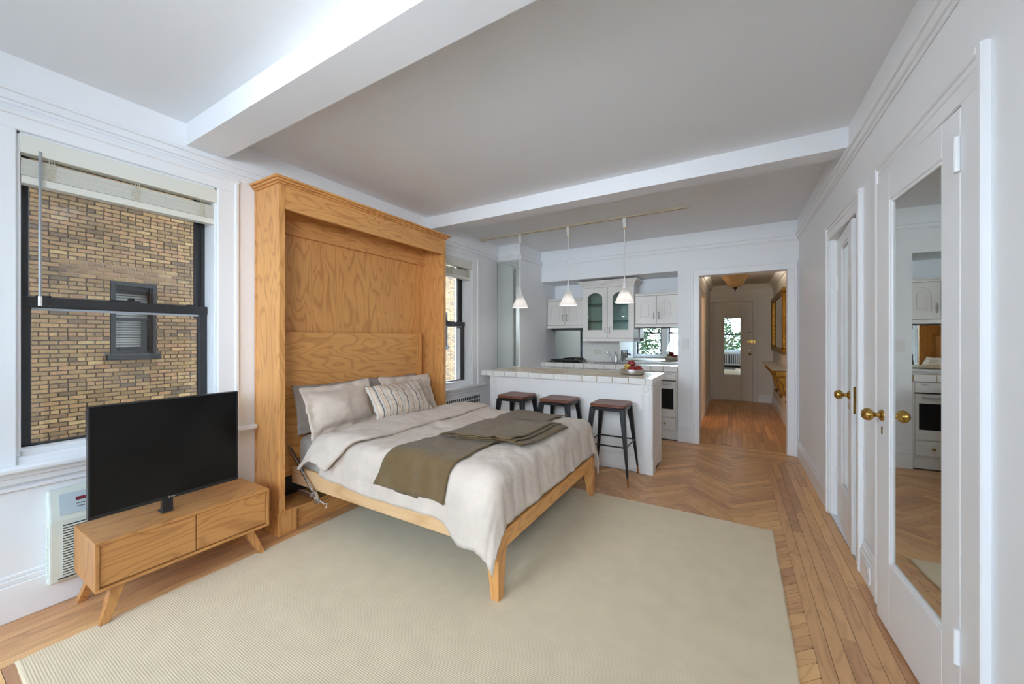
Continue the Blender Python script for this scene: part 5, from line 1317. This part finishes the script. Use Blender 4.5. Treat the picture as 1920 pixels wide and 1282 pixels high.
MBK = holes_boxes(MB(), 'x', XN - 0.3, XN, -3.4, 11.75, -4, 34, [(a, b, c, d) for a, b, c, d in NW])  # extra unseen height keeps skylight off the brick
obj('mortar_wall', MBK, M['mortar'], BL)
rbk = random.Random(21)
pb, ph, hh = 0.2035, 0.0705, 0.0565
variants = {}
def brick_mesh(tone, wd):
    mb = MB(); mb.cur = tone
    v0, v1, z0, z1, t = 0.0, wd, 0.0, hh, 0.010; c = 0.003
    mb.add([(0, v0, z0), (0, v1, z0), (0, v1, z1), (0, v0, z1), (t, v0 + c, z0 + c), (t, v1 - c, z0 + c), (t, v1 - c, z1 - c), (t, v0 + c, z1 - c)], [(4, 5, 6, 7), (0, 1, 5, 4), (1, 2, 6, 5), (2, 3, 7, 6), (3, 0, 4, 7)])
    return mb
allb = []
row = 0; z = -1.2
while z < 6.2:
    hdr = (row % 6 == 0); wd = pb / 2 if hdr else pb
    y = -1.5 + (row % 2) * wd / 2 + rbk.uniform(-0.01, 0.01)
    while y < 11.6:
        w2 = wd - 0.0125
        segs = [(y, y + w2)]
        for a, b, cz, dz in NW:
            a2, b2 = (a - 0.056, b + 0.071) if z < cz else (a - 0.006, b + 0.006)
            if cz - 0.10 < z + hh and z < dz + 0.003:
                segs = [s_ for p, q in segs for s_ in ((p, min(q, a2)), (max(p, b2), q)) if s_[1] - s_[0] > 0.02]
        for p, q in segs: allb.append((p, z, q - p))
        y += wd
    z += ph; row += 1
def bscore(b):
    y, z, w2 = b
    vis = 1.25 < y < 3.45 and -0.3 < z < 3.75
    # sight lines through the window: between its jambs, above the sill and below the blind
    return (0 if vis else 10) + abs(y - 2.35) * 0.9 + abs(z - 1.9) * 0.62
allb.sort(key=bscore)
stuff = MB()
for i, (y, z, w2) in enumerate(allb):
    tone = min(1, max(0, rbk.gauss(0.52, 0.26)))
    if i < 300:
        k = (round(tone * 7), round(w2, 3))
        if k not in variants:
            variants[k] = brick_mesh(k[0] / 7, w2).mesh('brick', attr=True); variants[k].materials.append(M['brick'])
        o = bpy.data.objects.new('brick', variants[k]); C.objects.link(o); o.parent = BL
        o.location = Vector((XN + rbk.uniform(-0.002, 0.001), y, z)) - wl(BL); o.rotation_euler = (rbk.uniform(-0.006, 0.006), 0, 0)
    else:
        bm_ = brick_mesh(tone, w2); b0 = len(stuff.v); stuff.cur = tone
        stuff.add([v + Vector((XN, y, z)) for v in bm_.v], bm_.f)
tag(obj('brick_rest', stuff, M['brick'], BL, attr=True), kind='stuff')
def nwin(a, b, c, d):
    fr = MB(); x = XN - 0.02; e = 0.055
    for q in ((a, c, a + e, d), (b - e, c, b, d), (a + e, d - e - 0.02, b - e, d)): fr.box(x - 0.08, q[0], q[1], x + 0.03, q[2], q[3])
    for q in ((b - e - 0.035, c, b - e, d - e - 0.02),): fr.box(x - 0.10, q[0], q[1], x + 0.01, q[2], q[3])
    mid = c + (d - c) * 0.49
    for q in ((a + e, mid - 0.03, b - e, mid + 0.02), (a + e, c, b - e, c + 0.05), (a + e, d - e - 0.09, b - e, d - e - 0.02)): fr.box(x - 0.09, q[0], q[1], x - 0.03, q[2], q[3])
    for s in (a + e, b - e - 0.03): fr.box(x - 0.09, s, c + 0.05, x - 0.03, s + 0.03, d - e - 0.09)
    f = obj('window', fr, M['frameout'], BL, bev=0.004, seg=1)
    obj('window_sill', MB().box(x - 0.08, a - 0.05, c - 0.095, x + 0.08, b + 0.065, c - 0.005), M['frameout'], BL, bev=0.006)
    obj('pane', MB().box(x - 0.066, a + e + 0.03, c + 0.05, x - 0.062, b - e - 0.03, d - e - 0.09), M['pane'], f)
    zz = c + 0.16; k = 0; s0 = None
    while zz < d - 0.2:
        top = zz > mid
        bl_ = MB().hexa([(x - 0.145, a + e, zz), (x - 0.120, a + e, zz - 0.03), (x - 0.120, b - e - (0 if top else 0.12), zz - 0.03), (x - 0.145, b - e - (0 if top else 0.12), zz)], [(x - 0.143, a + e, zz + 0.004), (x - 0.118, a + e, zz - 0.026), (x - 0.118, b - e - (0 if top else 0.12), zz - 0.026), (x - 0.143, b - e - (0 if top else 0.12), zz + 0.004)])
        obj('shutter_slat', bl_, M['shadeout'], f); zz += 0.045
    obj('dark_room', MB().box(x - 0.30, a, c, x - 0.27, b, d), M['acdark'], f)
for q in NW[:2]: nwin(*q)
obj('patch_mortar', MB().box(XN, 1.55, 2.33, XN + 0.0035, 3.05, 2.62), M['mortar2'], BL)
gd = MB(); gd.box(-14, -26, -4.2, 14, 24, -4.0); struct('ground_yard', gd, M['concrete'])
# our own building rises above and below the flat; unseen height and wing added to darken the yard
HT = 34
struct('wall_yard_block', MB().box(-12, 17, -4, 3, 17.3, 11), M['wall'])  # unseen wall added to hold skylight off the far bricks
own = MB(); own.box(-3.12, -1.8, ZC + 0.12, 2.5, 12, HT); own.box(-3.42, -3.4, -4, -3.12, -1.79, HT); own.box(-3.12, -1.8, -4, 2.5, 12, -0.11); own.box(-9.8, -3.4, -4, -3.4, -3.0, HT)
struct('wall_outer_block', own, M['mortar'])
# trees behind the flat
def tree(label, x, y, h, r, seed):
    T = thing('garden_tree', label, 'tree', (x, y, -4), 'trees behind the rear windows')
    rr = random.Random(seed)
    tk = MB().tube([(x, y, -4), (x + 0.1, y, -1.5), (x - 0.05, y + 0.1, h - 1.2)], [0.22, 0.17, 0.06], 10)
    for k in range(6):
        a = rr.uniform(0, 2 * PI); z = rr.uniform(-0.8, h - 1.5); tk.tube([(x, y, z), (x + r * 0.5 * math.cos(a), y + r * 0.5 * math.sin(a), z + 0.7), (x + r * 0.8 * math.cos(a), y + r * 0.8 * math.sin(a), z + 1.0)], [0.06, 0.04, 0.015], 6)
    obj('trunk', tk, M['bark'], T, smooth=60)
    lf = MB()
    for k in range(2600):
        d = Vector((rr.gauss(0, 1), rr.gauss(0, 1), rr.gauss(0, 1))).normalized() * (rr.random() ** 0.4)
        c = Vector((x + d.x * r, y + d.y * r, h - r * 0.9 + d.z * r * 1.1))
        c += Vector((nz(c.x, c.y, c.z, 1.3), nz(c.y, c.z, c.x, 1.3), nz(c.z, c.x, c.y, 1.3))) * 0.4
        u = Vector((rr.gauss(0, 1), rr.gauss(0, 1), rr.gauss(0, 0.6))).normalized(); v = u.orthogonal().normalized(); s = rr.uniform(0.07, 0.15)
        lf.add([c - u * s, c + v * s * 0.5, c + u * s, c - v * s * 0.5], [(0, 1, 2, 3)])
    tag(obj('foliage', lf, M['leaf'], T), kind='stuff')
tree('green garden tree behind the rear windows, the one nearest the yard', -4.6, -8.6, 3.0, 1.9, 1)
tree('green garden tree behind the rear windows, the middle one', -0.4, -9.2, 2.6, 1.9, 2)
tree('green garden tree behind the rear windows, the one farthest from the yard', 3.8, -8.8, 3.2, 1.9, 3)
# white radiator cover below the middle-right rear window, seen in the hall door mirror
rv = thing('radiator_cover', 'white slotted radiator cover under the rear window', 'radiator cover', (0, YR + 0.12, 0))
obj('box', MB().box(-0.55, YR + 0.03, 0.08, 0.55, YR + 0.20, 0.655), M['trim'], rv, bev=0.004)
obj('foot', MB().box(-0.52, YR + 0.035, 0.0005, 0.52, YR + 0.18, 0.08), M['acdark'], rv)
s0 = None
for k in range(14):
    x = -0.48 + k * 0.07
    if s0 is None: s0 = obj('slot', MB().box(x, YR + 0.1995, 0.16, x + 0.035, YR + 0.2015, 0.58), M['acdark'], rv); xs = x
    else: c = s0.copy(); C.objects.link(c); c.parent = rv; c.location = (x - xs, 0, 0)
